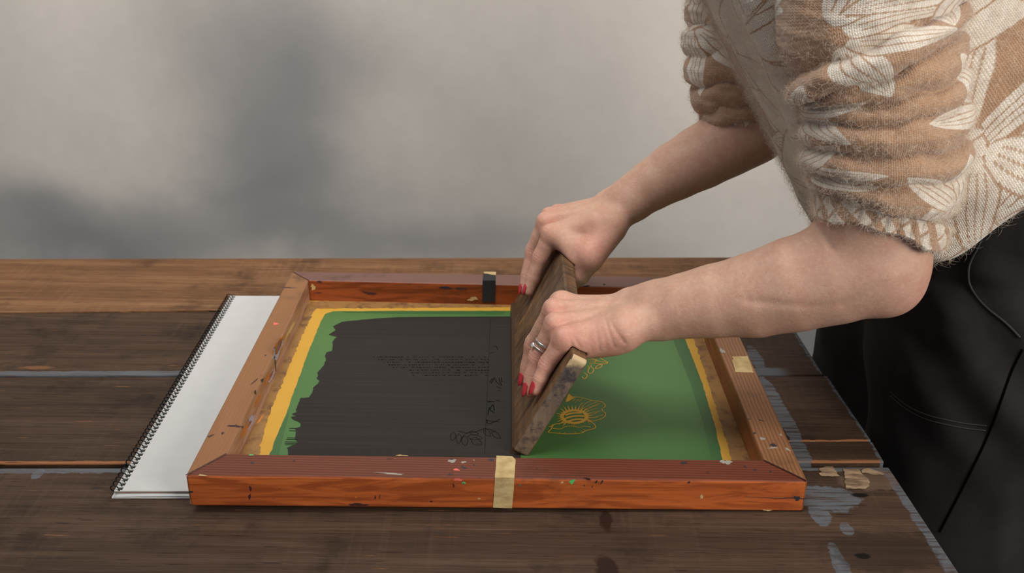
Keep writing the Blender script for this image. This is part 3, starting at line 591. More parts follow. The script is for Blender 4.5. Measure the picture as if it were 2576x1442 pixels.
# ------------------------------------------------------------------ squeegee
BN, BF = .8065, 1.150                           # near and far end
BX0, BZ0 = .0002, .0080
LD = np.array([.0560, 0, .1090]); HB = np.linalg.norm(LD); LD /= HB       # direction up the leaning board
ND = np.array([-LD[2], 0, LD[0]])               # out of its left face
TB = .0160
def squeegee():
    root = thing('wooden_squeegee', 'worn wooden squeegee board held upright and leaning on the ink by both hands', 'squeegee', (BX0, BN, BZ0))
    M = wood('squeegee_wood', lin(60, 43, 30), lin(112, 83, 55), lin(146, 112, 76), 1, .7, .35, .5, 0, 3.3, lin(34, 26, 22), .3)
    vs = M.noise(M.map((30, 240, 30), (1, 1, 1)), 1, 4, .6)          # streaks running down the board
    c = M.mix(M.step(vs, .42, .66, 0, .7), M.c, lin(46, 34, 26))
    c = M.mix(M.step(M.noise(M.map((22, 22, 22)), 1, 6, .7), .5, .66, 0, .7), c, lin(44, 36, 34))
    c = M.mix(M.step(M.noise(M.map((22, 60, 22), (7, 0, 0)), 1, 5, .7), .56, .7, 0, .6), c, lin(150, 108, 62))
    M.col(c)
    E = wood('squeegee_end_grain', lin(66, 56, 52), lin(108, 92, 78), lin(140, 122, 100), 2, .6, .3, .6, 0, 6.1, lin(44, 40, 42), .5)
    ec = E.mix(E.step(E.noise(E.map((70, 70, 70)), 1, 5, .7), .45, .65), E.c, lin(58, 52, 54))
    zz = E.sep(E.tc())[2]
    ec = E.mix(E.step(E.ma('ADD', zz, E.ma('MULTIPLY', E.noise(E.map((80, 80, 80)), 1, 4), .03)), .117, .125), ec, lin(190, 164, 124))
    E.col(ec)
    # outline in (along, up): worn round upper corners
    def outl(n0, n1, c1, c2):
        pts = [(n0, .006), (n1, .006)]
        for cx, sgn in ((n1, -1), (n0, 1)):
            k = 7; seq = [(i/(k-1))*PI/2 for i in range(k)]
            if sgn == 1: seq = seq[::-1]
            R = c2 if sgn == -1 else c1
            for q in seq: pts.append((cx+sgn*R*(1-math.cos(q)), HB-R+R*math.sin(q)))
        return pts
    o2 = outl(BN, BF, .0045, .03)
    V = []; n = len(o2)
    base = np.array([BX0, 0, BZ0])
    for s_ in (0, 1):
        for (yy, hh) in o2: V.append(base + LD*hh + np.array([0, yy, 0]) - ND*TB*s_)
    Fc = [tuple(range(n)), tuple(range(2*n-1, n-1, -1))]; mi = [0, 0]
    for i in range(n):
        j = (i+1) % n; Fc.append((i, i+n, j+n, j)); mi.append(1 if abs(o2[i][0]-o2[j][0]) < .004 and i != 1 or (i == n-1) else 0)
    me = pymesh('board', V, Fc, mi)
    bm = bmesh.new(); bm.from_mesh(me); bmesh.ops.recalc_face_normals(bm, faces=bm.faces); bm.to_mesh(me); bm.free()
    o = link('board', me, [M.m, E.m], root); bevel(o, .0022, 3)
    # rubber blade in the lower edge
    V = []
    for yy in (BN+.003, BF-.012):
        lip = .002 if yy < .9 else .0045
        for (h, t) in ((-.0035, -.0035+lip), (.0085, .0004+lip), (.0085, -TB+.003), (-.001, -TB+.006)): V.append(base+LD*h+ND*t+np.array([0, yy, 0]))
    link('blade', pymesh('blade', V, [(0, 1, 2, 3), (7, 6, 5, 4), (0, 4, 5, 1), (1, 5, 6, 2), (2, 6, 7, 3), (3, 7, 4, 0)]), flat('brown_rubber', lin(70, 52, 36), .5), root)['label'] = 'brown rubber blade along the lower edge'
squeegee()

# ------------------------------------------------------------------ implicit-surface modelling (smooth unions of tapered limbs)
class Field:
    def __init__(s, lo, hi, h):
        s.lo = np.array(lo, np.float32); s.h = h
        s.n = np.ceil((np.array(hi)-np.array(lo))/h).astype(int)+1
        s.g = np.full(tuple(s.n), .03, np.float32)
    def block(s, bl, bh):
        i0 = np.clip(np.floor((bl-s.lo)/s.h).astype(int), 0, s.n-1); i1 = np.clip(np.ceil((bh-s.lo)/s.h).astype(int)+1, 1, s.n)
        if np.any(i1 <= i0): return None
        ax = [s.lo[k]+s.h*np.arange(i0[k], i1[k], dtype=np.float32) for k in range(3)]
        return tuple(slice(i0[k], i1[k]) for k in range(3)), ax[0][:, None, None], ax[1][None, :, None], ax[2][None, None, :]
    def blend(s, sl, d, k, cut=False):
        a = s.g[sl]
        if cut: a, d = -a, d
        m = np.maximum(k-np.abs(a-d), 0)/k
        r = np.minimum(a, d)-m*m*k*.25
        s.g[sl] = -r if cut else r
    def cone(s, a, b, ra, rb, k=.006, flat=None, fs=1.):     # tapered limb; optionally flattened along a direction
        a = np.array(a, np.float32); b = np.array(b, np.float32); R = max(ra, rb)+.03
        q = s.block(np.minimum(a, b)-R, np.maximum(a, b)+R)
        if q is None: return
        sl, X, Yy, Zz = q; ba = b-a; L2 = float(ba@ba)+1e-12
        px, py, pz = X-a[0], Yy-a[1], Zz-a[2]
        t = np.clip((px*ba[0]+py*ba[1]+pz*ba[2])/L2, 0, 1)
        px, py, pz = px-t*ba[0], py-t*ba[1], pz-t*ba[2]
        r = ra+(rb-ra)*t
        if flat is not None:
            f = np.array(flat, np.float32); f /= np.linalg.norm(f); c = px*f[0]+py*f[1]+pz*f[2]
            e = 1/fs-1
            px, py, pz = px+c*e*f[0], py+c*e*f[1], pz+c*e*f[2]
        s.blend(sl, np.sqrt(px*px+py*py+pz*pz)-r, k)
    def chain(s, pts, rad, k=.006, **kw):
        for i in range(len(pts)-1): s.cone(pts[i], pts[i+1], rad[i], rad[i+1], k, **kw)
    def mesh(s, smooth=2):                       # surface nets
        g = s.g; ins = g < 0; n = s.n
        cnt = np.zeros(tuple(n-1), np.int8)
        for dx in (0, 1):
            for dy in (0, 1):
                for dz in (0, 1): cnt += ins[dx:n[0]-1+dx, dy:n[1]-1+dy, dz:n[2]-1+dz]
        act = (cnt > 0) & (cnt < 8); idx = np.full(tuple(n-1), -1, np.int32)
        I = np.argwhere(act); idx[act] = np.arange(len(I)); del cnt
        acc = np.zeros((len(I), 3), np.float32); w = np.zeros(len(I), np.float32)
        cs = np.array([(x, y, z) for x in (0, 1) for y in (0, 1) for z in (0, 1)])
        for i in range(8):
            for j in range(i+1, 8):
                if np.abs(cs[i]-cs[j]).sum() != 1: continue
                A, B = I+cs[i], I+cs[j]
                va, vb = g[tuple(A.T)], g[tuple(B.T)]; m = (va < 0) != (vb < 0)
                t = np.where(m, va/(va-vb+1e-20), 0)
                acc += np.where(m[:, None], cs[i]+(cs[j]-cs[i])*t[:, None], 0); w += m
        V = s.lo+s.h*(I+acc/w[:, None])
        Q = []
        for ax in range(3):
            o = [k for k in range(3) if k != ax]
            a = ins.take(range(0, n[ax]-1), ax); b = ins.take(range(1, n[ax]), ax)
            ch = np.argwhere(a != b); ch = ch[np.all(ch[:, o] > 0, 1) & np.all(ch[:, o] < np.array(n)[o]-1, 1)]
            fl = ins[tuple(ch.T)]
            e = []
            for (p, q) in ((0, 0), (1, 0), (1, 1), (0, 1)):
                c = ch.copy(); c[:, o[0]] -= p; c[:, o[1]] -= q; e.append(idx[tuple(c.T)])
            e = np.stack(e, 1)
            if ax == 1: fl = ~fl
            e[fl] = e[fl][:, ::-1]; Q.append(e)
        Q = np.concatenate(Q)[:, ::-1]
        for _ in range(smooth):
            S_ = np.zeros_like(V); C_ = np.zeros(len(V), np.float32)
            for k in range(4):
                np.add.at(S_, Q[:, k], V[Q[:, (k+1) % 4]]); np.add.at(S_, Q[:, (k+1) % 4], V[Q[:, k]])
                C_ += np.bincount(Q[:, k], minlength=len(V)); C_ += np.bincount(Q[:, (k+1) % 4], minlength=len(V))
            V = V*.5+.5*S_/C_[:, None]
        return V.astype(np.float64), Q
def np_mesh(name, V, Q):
    me = bpy.data.meshes.new(name); nv, nq = len(V), len(Q); k = Q.shape[1]
    me.vertices.add(nv); me.vertices.foreach_set('co', np.ascontiguousarray(V, np.float32).ravel())
    me.loops.add(nq*k); me.loops.foreach_set('vertex_index', np.ascontiguousarray(Q, np.int32).ravel())
    me.polygons.add(nq); me.polygons.foreach_set('loop_start', np.arange(0, nq*k, k, dtype=np.int32)); me.polygons.foreach_set('loop_total', np.full(nq, k, np.int32))
    me.polygons.foreach_set('use_smooth', np.ones(nq, bool)); me.update(calc_edges=True); return me
def normals(V, Q):
    n = np.cross(V[Q[:, 2]]-V[Q[:, 0]], V[Q[:, 3]]-V[Q[:, 1]]); N = np.zeros_like(V)
    for k in range(4): np.add.at(N, Q[:, k], n)
    return N/(np.linalg.norm(N, axis=1)[:, None]+1e-12)
def set_color(me, name, C):
    a = me.color_attributes.new(name, 'FLOAT_COLOR', 'POINT')
    a.data.foreach_set('color', np.concatenate([C, np.ones((len(C), 1))], 1).astype(np.float32).ravel())

# ------------------------------------------------------------------ the person: bending over the table from its right end
person = thing('person', 'person in a fuzzy brown and cream sweater leaning over, both hands on the squeegee', 'person', (.45, 1.0, -.76))
def J(px, py, y): return Y(px, py, y)
# --- joints of the near (left) arm and hand
LH = dict(
 pinky=[J(1422, 850, .834), J(1378, 914, .834), J(1359, 953, .829), J(1348, 981, .826)],
 ring=[J(1400, 815, .855), J(1353, 897, .855), J(1338, 948, .848), J(1331, 985, .840)],
 middle=[J(1396, 779, .878), J(1343, 866, .886), J(1328, 925, .881), J(1321, 958, .876)],
 index=[J(1414, 765, .900), J(1376, 838, .915), J(1364, 885, .914), J(1358, 915, .909)])
FR_ = dict(pinky=[.0098, .0076, .0068, .0056], ring=[.0108, .0083, .0075, .0061], middle=[.0110, .0087, .0078, .0064], index=[.0108, .0086, .0077, .0064])
RH = dict(
 index=[J(1388, 588, 1.078), J(1360, 645, 1.078), J(1341, 700, 1.074), J(1329, 733, 1.070)],
 middle=[J(1375, 558, 1.103), J(1341, 632, 1.105), J(1326, 694, 1.096), J(1319, 731, 1.089)],
 ring=[J(1385, 545, 1.126), J(1347, 622, 1.130), J(1332, 686, 1.120), J(1326, 722, 1.112)],
 pinky=[J(1405, 536, 1.146), J(1370, 596, 1.152), J(1352, 644, 1.146), J(1344, 672, 1.140)])
LW_u, LW_r = J(1585, 815, .846), J(1588, 767, .874)
RW_u, RW_r = J(1527, 512, 1.112), J(1548, 550, 1.086)
L_arm = [(J(1650, 782, .857), .0245), (J(1720, 770, .850), .0282), (J(1800, 757, .843), .0320), (J(1900, 742, .834), .0368), (J(2000, 715, .824), .0405), (J(2100, 690, .815), .0420), (J(2195, 672, .808), .0410)]
R_arm = [(J(1590, 500, 1.100), .0232), (J(1640, 466, 1.104), .0268), (J(1700, 430, 1.108), .0312), (J(1765, 395, 1.112), .0345), (J(1830, 360, 1.116), .0365), (J(1895, 325, 1.120), .0370)]
L_sh = np.array([.315, .850, .62]); R_sh = np.array([.305, 1.150, .60])
dirt = lambda a, b: (b-a)/np.linalg.norm(b-a)
def PB(y, al, out): return np.array([BX0, y, BZ0])+LD*al-ND*(TB+out)     # a point beside the board's right face
def hand(Fd, H, Wu, Wr, dorsal, side):
    """palm, four fingers, knuckles, tendons, thumb"""
    order = ['pinky', 'ring', 'middle', 'index']
    for i, nme in enumerate(order):
        P, R = H[nme], FR_[nme]
        w = Wu+(Wr-Wu)*(.12+.25*i)
        carp = w + dirt(w, P[0])*.012
        palm = -dorsal*.006
        Fd.cone(w+palm*.5, P[0]+palm, .0135, .0112, .009)                     # flesh of the palm
        Fd.cone(carp+dorsal*.0035, P[0]+dorsal*.001, .0075, .0085, .006)     # metacarpal ridge
    for i, nme in enumerate(order):
        P, R = H[nme], FR_[nme]
        Fd.cone(P[0], P[1], R[0], R[1]*.98, .0035)
        Fd.cone(P[1], P[2], R[1]*.99, R[2], .002); Fd.cone(P[2], P[3], R[2], R[3], .002)
        t = dirt(P[0], P[1]); dn = dorsal-t*(dorsal@t); dn /= np.linalg.norm(dn)
        Fd.cone(P[0]+dn*.0022, P[0]+dn*.0022+t*.002, R[0]*.86, R[0]*.8, .005)   # knuckle
        t = dirt(P[1], P[2]); dn = dorsal-t*(dorsal@t); dn /= np.linalg.norm(dn)
        Fd.cone(P[1]+dn*.0008-t*.002, P[1]+dn*.0008+t*.002, R[1]*.96, R[1]*.96, .004)
        Fd.cone((P[0]+P[1])/2-dorsal*.0015, P[1]-dorsal*.001-dirt(P[0], P[1])*.008, R[0]*.85, R[1]*.88, .004)  # fleshy underside
        w = Wu+(Wr-Wu)*(.12+.25*i)
        Fd.cone(w+(P[0]-w)*.35+dorsal*.0095, P[0]+dorsal*.0065, .0019, .0024, .006)                            # tendon
        # web between neighbours
        if i < 3:
            Q0 = H[order[i+1]]; a = P[0]+(P[1]-P[0])*.18; b = Q0[0]+(Q0[1]-Q0[0])*.18
            Fd.cone(a-dorsal*.002, b-dorsal*.002, .0075, .0078, .006)
lowL, highL = np.array([-.012, .735, .022]), np.array([.45, .98, .50])
FL_ = Field(lowL, highL, .0013)
dorsL = np.array([-.55, -.30, .78]); dorsL /= np.linalg.norm(dorsL)
FL_.chain([p for p, r in L_arm], [r for p, r in L_arm], .012)
p0, r0 = L_arm[0]
FL_.cone(LW_u, p0+np.array([0, -.006, -.004]), .0165, .0215, .012); FL_.cone(LW_r, p0+np.array([0, .008, .004]), .0175, .0215, .012)
FL_.cone(LW_u+np.array([.012, -.006, .006]), LW_u+np.array([.016, -.006, .006]), .0118, .0118, .008)     # ulnar bump
FL_.cone(J(2195, 672, .808), J(2236, 712, .806), .038, .0215, .02)                                       # elbow
FL_.cone(J(2236, 712, .806), J(2226, 640, .806), .0215, .034, .02)
up = [J(2205, 655, .808), J(2196, 520, .812), J(2190, 380, .820), J(2190, 200, .832), L_sh]
FL_.chain(up, [.0415, .0420, .0420, .043, .055], .015)
FL_.cone(J(2125, 645, .814), J(2190, 570, .815), .032, .034, .02)                                        # flexor bulk at the crook
hand(FL_, LH, LW_u, LW_r, dorsL, 1)
FL_.cone(J(1566, 832, .838), J(1470, 866, .836), .0205, .0135, .010)                                     # heel of the palm
FL_.cone(J(1545, 850, .842), J(1500, 862, .850), .0150, .0150, .010)
FL_.cone(J(1450, 852, .838), J(1425, 856, .836), .0125, .0105, .008)
LT = [J(1560, 800, .890), J(1500, 838, .922), PB(.925, .098, .0130), PB(.925, .072, .0098)]
FL_.cone(LT[0], LT[1], .0180, .0135, .012); FL_.cone(LT[1], LT[2], .0130, .0112, .004); FL_.cone(LT[2], LT[3], .0108, .0088, .003)
FL_.cone(LT[1], LH['index'][0], .0100, .0095, .012)
FL_.cone(J(1500, 850, .860), J(1487, 872, .880), .0110, .0085, .008)
FRt = Field(np.array([-.006, .99, .026]), np.array([.36, 1.21, .48]), .0013)
dorsR = np.array([-.50, -.25, .83]); dorsR /= np.linalg.norm(dorsR)
FRt.chain([p for p, r in R_arm], [r for p, r in R_arm], .012)
p0, r0 = R_arm[0]
FRt.cone(RW_u, p0+np.array([0, .006, .004]), .0150, .0200, .012); FRt.cone(RW_r, p0+np.array([0, -.006, -.004]), .0165, .0205, .012)
FRt.cone(RW_u+np.array([.004, 0, .004]), RW_u+np.array([.006, 0, .004]), .0118, .0118, .008)
FRt.chain([R_arm[-1][0], J(1893, 250, 1.128), J(1885, 130, 1.14), R_sh], [.0375, .0400, .042, .052], .015)
hand(FRt, RH, RW_u, RW_r, dorsR, -1)
RT = [J(1530, 575, 1.070), J(1485, 650, 1.044), J(1459, 692, 1.046), J(1430, 718, 1.050)]
FRt.cone(RT[0], RT[1], .0205, .0150, .014); FRt.cone(RT[1], RT[2], .0138, .0115, .005); FRt.cone(RT[2], RT[3], .0110, .0088, .003)
FRt.cone(J(1500, 560, 1.070), J(1420, 590, 1.074), .0150, .0120, .010)
FRt.cone(J(1416, 604, 1.066), J(1447, 650, 1.049), .0095, .0095, .010)
FRt.cone(RH['index'][0]+np.array([.006, 0, -.004]), RT[1]+np.array([-.002, 0, .008]), .0098, .0105, .010)   # web of the thumb
def board_cut(Fd):                               # flesh flattens against the board instead of passing into it
    q = Fd.block(np.array([-.03, BN-.02, .0]), np.array([.13, BF+.03, .16]))
    sl, X, Yy, Zz = q
    hx, hz = X-BX0, Zz-BZ0
    nl = hx*ND[0]+hz*ND[2]; al = hx*LD[0]+hz*LD[2]
    dx = np.abs(nl+TB/2)-TB/2; dy = np.maximum(BN-Yy, Yy-BF); dz = np.maximum(al-HB, -al-.01)
    m = np.maximum(np.maximum(dx, dy), dz)-.0004
    Fd.blend(sl, m+0*(X+Yy+Zz), .0015, True)
board_cut(FL_); board_cut(FRt)
def bulk_torso():                                # the body under the clothes, coarse
    Fd = Field(np.array([.05, .74, -.76]), np.array([.80, 1.26, .95]), .006)
    Fd.cone((.51, 1.0, .11), (.46, 1.0, .30), .092, .100, .05, (1, 0, 0), .8); Fd.cone((.46, 1.0, .30), (.38, 1.0, .55), .100, .118, .05, (1, 0, 0), .8)
    Fd.cone(L_sh+np.array([0, .03, 0]), R_sh-np.array([0, .03, 0]), .055, .055, .04)
    Fd.cone((.325, 1.0, .64), (.275, 1.0, .74), .052, .048, .03)
    Fd.cone((.255, 1.0, .80), (.225, 1.0, .83), .082, .088, .03); Fd.cone((.20, 1.0, .77), (.185, 1.0, .755), .055, .045, .03)
    for sy in (-1, 1):
        Fd.chain([(.515, 1.0+sy*.092, .06), (.50, 1.0+sy*.105, -.30), (.52, 1.0+sy*.106, -.68)], [.078, .056, .036], .03)
    return Fd.mesh(2)
Vs, Qs, Cs = [], [], []
def tone(V, joints):
    red = np.zeros(len(V))
    for c, r, a in joints: red += a*np.exp(-((V-c)**2).sum(1)/(r*r))
    n = np.clip(red, 0, 1)[:, None]
    return (1-n)*np.array(SKIN)+n*np.array(SKIN_R)
SKIN, SKIN_R = lin(196, 157, 135), lin(203, 135, 120)
def crease(V, N, H, dorsal, Wu, Wr):
    D = np.zeros(len(V))
    for nme, P in H.items():
        for j, wd, am in ((1, .0052, .00055), (2, .0034, .0004)):
            t = dirt(P[j-1], P[j+1]); rel = V-P[j]; s_ = rel@t; rad = np.linalg.norm(rel-np.outer(s_, t), axis=1)
            m = (rad < .0125)*np.clip((N@dorsal)*1.4+.1, 0, 1)*np.exp(-(s_/wd)**2)
            D -= am*m*(np.cos(s_*2*PI/.0030+.6*np.sin(rad*900))*.5+.5)
    return D
for Fd, H, dr_, Wu, Wr in ((FL_, LH, dorsL, LW_u, LW_r), (FRt, RH, dorsR, RW_u, RW_r)):
    V, Q = Fd.mesh(2); N = normals(V, Q); D = crease(V, N, H, dr_, Wu, Wr)
    if H is LH:                                  # creases where the hand bends back at the heel of the palm
        for (px, py, y, qx, qy, am, wd) in ((1546, 874, .820, 1524, 815, .0008, .0015), (1527, 880, .820, 1520, 840, .0004, .0013), (1509, 884, .820, 1500, 832, .0006, .0013), (1488, 884, .820, 1486, 850, .0003, .0013), (1572, 862, .82, 1540, 822, .0010, .0018), (1462, 878, .82, 1440, 850, .0008, .0014), (1440, 878, .815, 1428, 846, .0008, .0014)):
            a, b = J(px, py, y), J(qx, qy, y); ab = b-a; e1 = V-a
            # distance measured in the view-facing (x,z) sense so that the crease runs over the flank of the hand
            t = np.clip((e1[:, [0, 2]]@ab[[0, 2]])/(ab[[0, 2]]@ab[[0, 2]]), 0, 1)
            d = np.linalg.norm(e1[:, [0, 2]]-np.outer(t, ab[[0, 2]]), axis=1)
            D -= am*np.exp(-(d/wd)**2)*(1-.6*t)*np.clip(-N[:, 1]*1.5+.3, 0, 1)
    if H is LH:
        for (px, py, qx, qy, am, wd) in ((2060, 566, 2104, 640, .0022, .0032), (2125, 768, 2212, 702, .0016, .0055), (1900, 792, 2110, 776, .0011, .0045)):
            a, b = J(px, py, .77), J(qx, qy, .77); ab = b-a; e1 = V-a; i2 = [0, 2]
            t = np.clip((e1[:, i2]@ab[i2])/(ab[i2]@ab[i2]), 0, 1); d = np.linalg.norm(e1[:, i2]-np.outer(t, ab[i2]), axis=1)
            D -= am*np.exp(-(d/wd)**2)*(1-.7*t)*(V[:, 1] < .83)
    V = V+N*D[:, None]
    js = [(P[1], .011, .55) for P in H.values()]+[(P[0], .015, .6) for P in H.values()]+[(P[3], .011, .5) for P in H.values()]+[((P[2]+P[1])/2, .02, .2) for P in H.values()]
    if H is LH: js += [(J(2275, 725, .80), .035, .6), (J(1480, 865, .83), .03, .45), (J(1570, 850, .83), .02, .35)]
    else: js += [(RT[1], .025, .5), (J(1500, 600, 1.05), .03, .3)]
    Vs.append(V); Qs.append(Q); Cs.append(tone(V, js))
V, Q = bulk_torso(); Vs.append(V); Qs.append(Q); Cs.append(np.tile(SKIN, (len(V), 1)))
offs = np.cumsum([0]+[len(v) for v in Vs[:-1]])
bme = np_mesh('body', np.concatenate(Vs), np.concatenate([q+o for q, o in zip(Qs, offs)])); set_color(bme, 'tone', np.concatenate(Cs))
sk = Mat('skin', .52)
c = sk.attr('tone'); p_ = sk.tc()
c = sk.mix(sk.step(sk.noise(p_, 70, 4, .6), .35, .7, 0, .35), c, lin(178, 122, 100))
c = sk.mix(sk.step(sk.noise(p_, 260, 3, .6), .45, .75, 0, .25), c, lin(222, 186, 162))
fr_ = sk.n('ShaderNodeTexVoronoi', {'Vector': p_, 'Scale': 170}, feature='F1').outputs[0]
c = sk.mix(sk.ma('MULTIPLY', sk.step(fr_, .06, .14, .55, 0), sk.step(sk.noise(p_, 14, 2), .45, .6)), c, lin(150, 92, 68))
sk.col(c)
hb = sk.ma('ADD', sk.noise(p_, 900, 3, .6), sk.ma('MULTIPLY', sk.noise(sk.map((1, 1, 1)), 330, 4, .6), 1.4))
sk.bump(hb, .34, .0006)
sk.b.inputs['Subsurface Weight'].default_value = .25; sk.b.inputs['Subsurface Radius'].default_value = (.008, .003, .0015); sk.b.inputs['Subsurface Scale'].default_value = .6
sk.b.inputs['Specular IOR Level'].default_value = .35
body = link('body', bme, sk.m, person)
# fingernails, painted red
nail_m = flat('red_nail_varnish', lin(176, 44, 54), .28)
def nail(P, r, dorsal, wdt, ln_):
    t = dirt(P[2], P[3]); d = dorsal-t*(dorsal@t); d /= np.linalg.norm(d); s_ = np.cross(t, d)
    V = []; nu, nv = 12, 12
    c = P[3]-t*.0015
    for j in range(nv+1):
        v = j/nv; L = -ln_*.55+ln_*1.25*v
        hw = wdt*(1 if v < .55 else math.sqrt(max(0, 1-((v-.55)/.47)**2)))*math.sqrt(min(1., .35+v*3.2))
        for i in range(nu+1):
            a = (i/nu-.5)*2; x = a*hw; q = a*hw/r
            hgt = r*math.sqrt(max(.02, 1-q*q*.75)) + .0005 - .0012*max(0, v-.5)**2*4
            V.append(c+t*L+s_*x+d*hgt)
    Fc = [(j*(nu+1)+i, j*(nu+1)+i+1, (j+1)*(nu+1)+i+1, (j+1)*(nu+1)+i) for j in range(nv) for i in range(nu)]
    o = link('fingernail', pymesh('fingernail', V, Fc), nail_m, body, True)
    sd = o.modifiers.new('s', 'SOLIDIFY'); sd.thickness = .0006; sd.offset = 0
dn_nailL = np.array([-.80, -.25, .35]); dn_nailR = np.array([-.90, -.12, .35])
for H, dd in ((LH, dn_nailL), (RH, dn_nailR)):
    for nme, P in H.items(): nail(P, FR_[nme][3]*1.02, dd, FR_[nme][3]*.80, .0105)
# rings
silver = flat('silver', (.62, .60, .56), .22, Metallic=1.)
def ring(P, f, r, w, tilt, gem):
    t = dirt(P[0], P[1]); c = P[0]+(P[1]-P[0])*f; a = np.cross(t, dorsL); a /= np.linalg.norm(a); b = np.cross(a, t)
    n, m = 40, 10; V = []
    for i in range(n):
        q = 2*PI*i/n; er = a*math.cos(q)+b*math.sin(q)
        for j in range(m):
            z = 2*PI*j/m; V.append(c+er*(r+.0007*math.cos(z))+t*(w*math.sin(z)+tilt*math.cos(q)))
    Fc = [(i*m+j, i*m+(j+1) % m, ((i+1) % n)*m+(j+1) % m, ((i+1) % n)*m+j) for i in range(n) for j in range(m)]
    o = link('ring', pymesh('ring', V, Fc), silver, person, True)
    if gem:
        dd = dn_nailL-t*(dn_nailL@t); dd /= np.linalg.norm(dd); ss = np.cross(t, dd); g0 = c+dd*(r+.0004); V = []
        for h_, rr in ((0, .0016), (.0014, .0028), (.0022, .0020)):
            for i in range(8): q = 2*PI*i/8; V.append(g0+dd*h_+(t*math.cos(q)+ss*math.sin(q))*rr)
        Fc = [(k*8+i, k*8+(i+1) % 8, (k+1)*8+(i+1) % 8, (k+1)*8+i) for k in range(2) for i in range(8)]+[tuple(range(16, 24))]
        link('gem', pymesh('gem', V, Fc), flat('cut_stone', (.75, .76, .78), .05, Metallic=.6), o)
    return o
ring(LH['ring'], .60, .0100, .0016, .0006, False)['label'] = 'plain silver band on the ring finger'
ring(LH['ring'], .74, .0096, .0011, .0004, True)['label'] = 'silver ring with a stone on the ring finger'

# ------------------------------------------------------------------ knitted sweater
BROWN, CREAM_ = lin(182, 141, 108), lin(242, 233, 218)
def petals(U, Vv, flowers, scale):               # knitted leaf motif: cream petals with brown veins
    m = np.zeros(U.shape); line = np.zeros(U.shape)
    for (fu, fv, a0, cnt, Ln, Wd, *pl) in flowers:
        for k in range(cnt):
            a = a0+k*(2*PI/7.5); ca, sa = math.cos(a), math.sin(a)
            x = (U-fu)*ca+(Vv-fv)*sa; y = -(U-fu)*sa+(Vv-fv)*ca
            t = (x-Ln*.12)/Ln
            hw = Wd*np.sin(PI*np.clip(t, 0, 1)**.72)**.75
            ins = (t > 0) & (t < 1) & (np.abs(y) < hw)
            yy = y/(hw+1e-6)
            vein = (len(pl) == 0) & (np.abs(((yy*2.2+.5) % 1)-.5) < .10) & (t > .12) & (t < .93) & (np.abs(yy) < .86)
            edge = (t > 0) & (t < 1) & (np.abs(y) < hw+.0022) & ~ins
            m = np.where(edge, 0, m); line = np.where(edge, 1, line)
            m = np.where(ins, 1, m); m = np.where(ins & vein, 0, m)
    return m
knit = Mat('fuzzy_mohair_knit', .95)
uvn = knit.n('ShaderNodeUVMap', uv_map='UVMap').outputs[0]
su = knit.sep(uvn)
ST = .0034                                        # one stitch
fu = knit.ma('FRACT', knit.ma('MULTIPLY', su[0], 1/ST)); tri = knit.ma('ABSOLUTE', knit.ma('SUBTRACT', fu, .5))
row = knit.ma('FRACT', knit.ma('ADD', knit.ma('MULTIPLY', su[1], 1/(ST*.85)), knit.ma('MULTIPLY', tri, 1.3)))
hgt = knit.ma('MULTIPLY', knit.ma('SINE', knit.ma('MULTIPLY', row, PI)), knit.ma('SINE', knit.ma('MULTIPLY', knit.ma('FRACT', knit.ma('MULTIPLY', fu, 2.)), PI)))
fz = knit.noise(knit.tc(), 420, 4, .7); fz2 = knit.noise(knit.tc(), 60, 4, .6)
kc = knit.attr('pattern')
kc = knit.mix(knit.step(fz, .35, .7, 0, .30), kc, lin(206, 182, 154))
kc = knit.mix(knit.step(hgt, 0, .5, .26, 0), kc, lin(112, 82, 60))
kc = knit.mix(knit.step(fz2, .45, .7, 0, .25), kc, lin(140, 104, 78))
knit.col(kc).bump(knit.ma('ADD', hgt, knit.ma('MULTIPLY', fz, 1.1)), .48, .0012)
knit.b.inputs['Sheen Weight'].default_value = .35; knit.b.inputs['Sheen Roughness'].default_value = .5
def grid_mesh(name, P, closed=True):              # P[row, col, 3], columns closed round
    nr, nc, _ = P.shape; V = P.reshape(-1, 3)
    r, c = np.meshgrid(np.arange(nr-1), np.arange(nc if closed else nc-1), indexing='ij'); c2 = (c+1) % nc
    Q = np.stack([r*nc+c, r*nc+c2, (r+1)*nc+c2, (r+1)*nc+c], -1).reshape(-1, 4)
    return V, Q
def put_uv(me, U, Vv, Q, nc, per):                # U[row,col] metres round, V metres along
    uv = me.uv_layers.new(name='UVMap'); f = np.zeros((len(Q), 4, 2), np.float32)
    f[:, :, 0] = U.ravel()[Q]; f[:, :, 1] = Vv.ravel()[Q]
    wrap = (Q[:, 1] % nc) < (Q[:, 0] % nc)
    f[wrap, 1, 0] += per; f[wrap, 2, 0] += per
    uv.data.foreach_set('uv', f.ravel())
def vnoise(seed, P, sc, oct=3):                   # smooth pseudo-noise from sines
    r = np.random.default_rng(seed); out = np.zeros(P.shape[:-1]); a = 1.
    for o in range(oct):
        for k in range(3):
            w = r.normal(0, 1, 3)*sc*2**o; out += a*np.sin(P@w+r.uniform(0, 6.28))
        a *= .5
    return out/3
def recenter(V, Q):
    N = normals(V, Q)
    return N
sweater_objs = []
def make_garment(name, P, U, Vv, per, pat, parent, mat, flip=False):
    V, Q = grid_mesh(name, P)
    if flip: Q = Q[:, ::-1]
    me = np_mesh(name, V, Q); put_uv(me, U, Vv, Q, P.shape[1], per); set_color(me, 'pattern', pat.reshape(-1, 3))
    o = link(name, me, mat, parent); sweater_objs.append((o, V, normals(V, Q), pat.reshape(-1, 3))); return o
def colr(m): return np.asarray(BROWN)*(1-m[..., None])+np.asarray(CREAM_)*m[..., None]
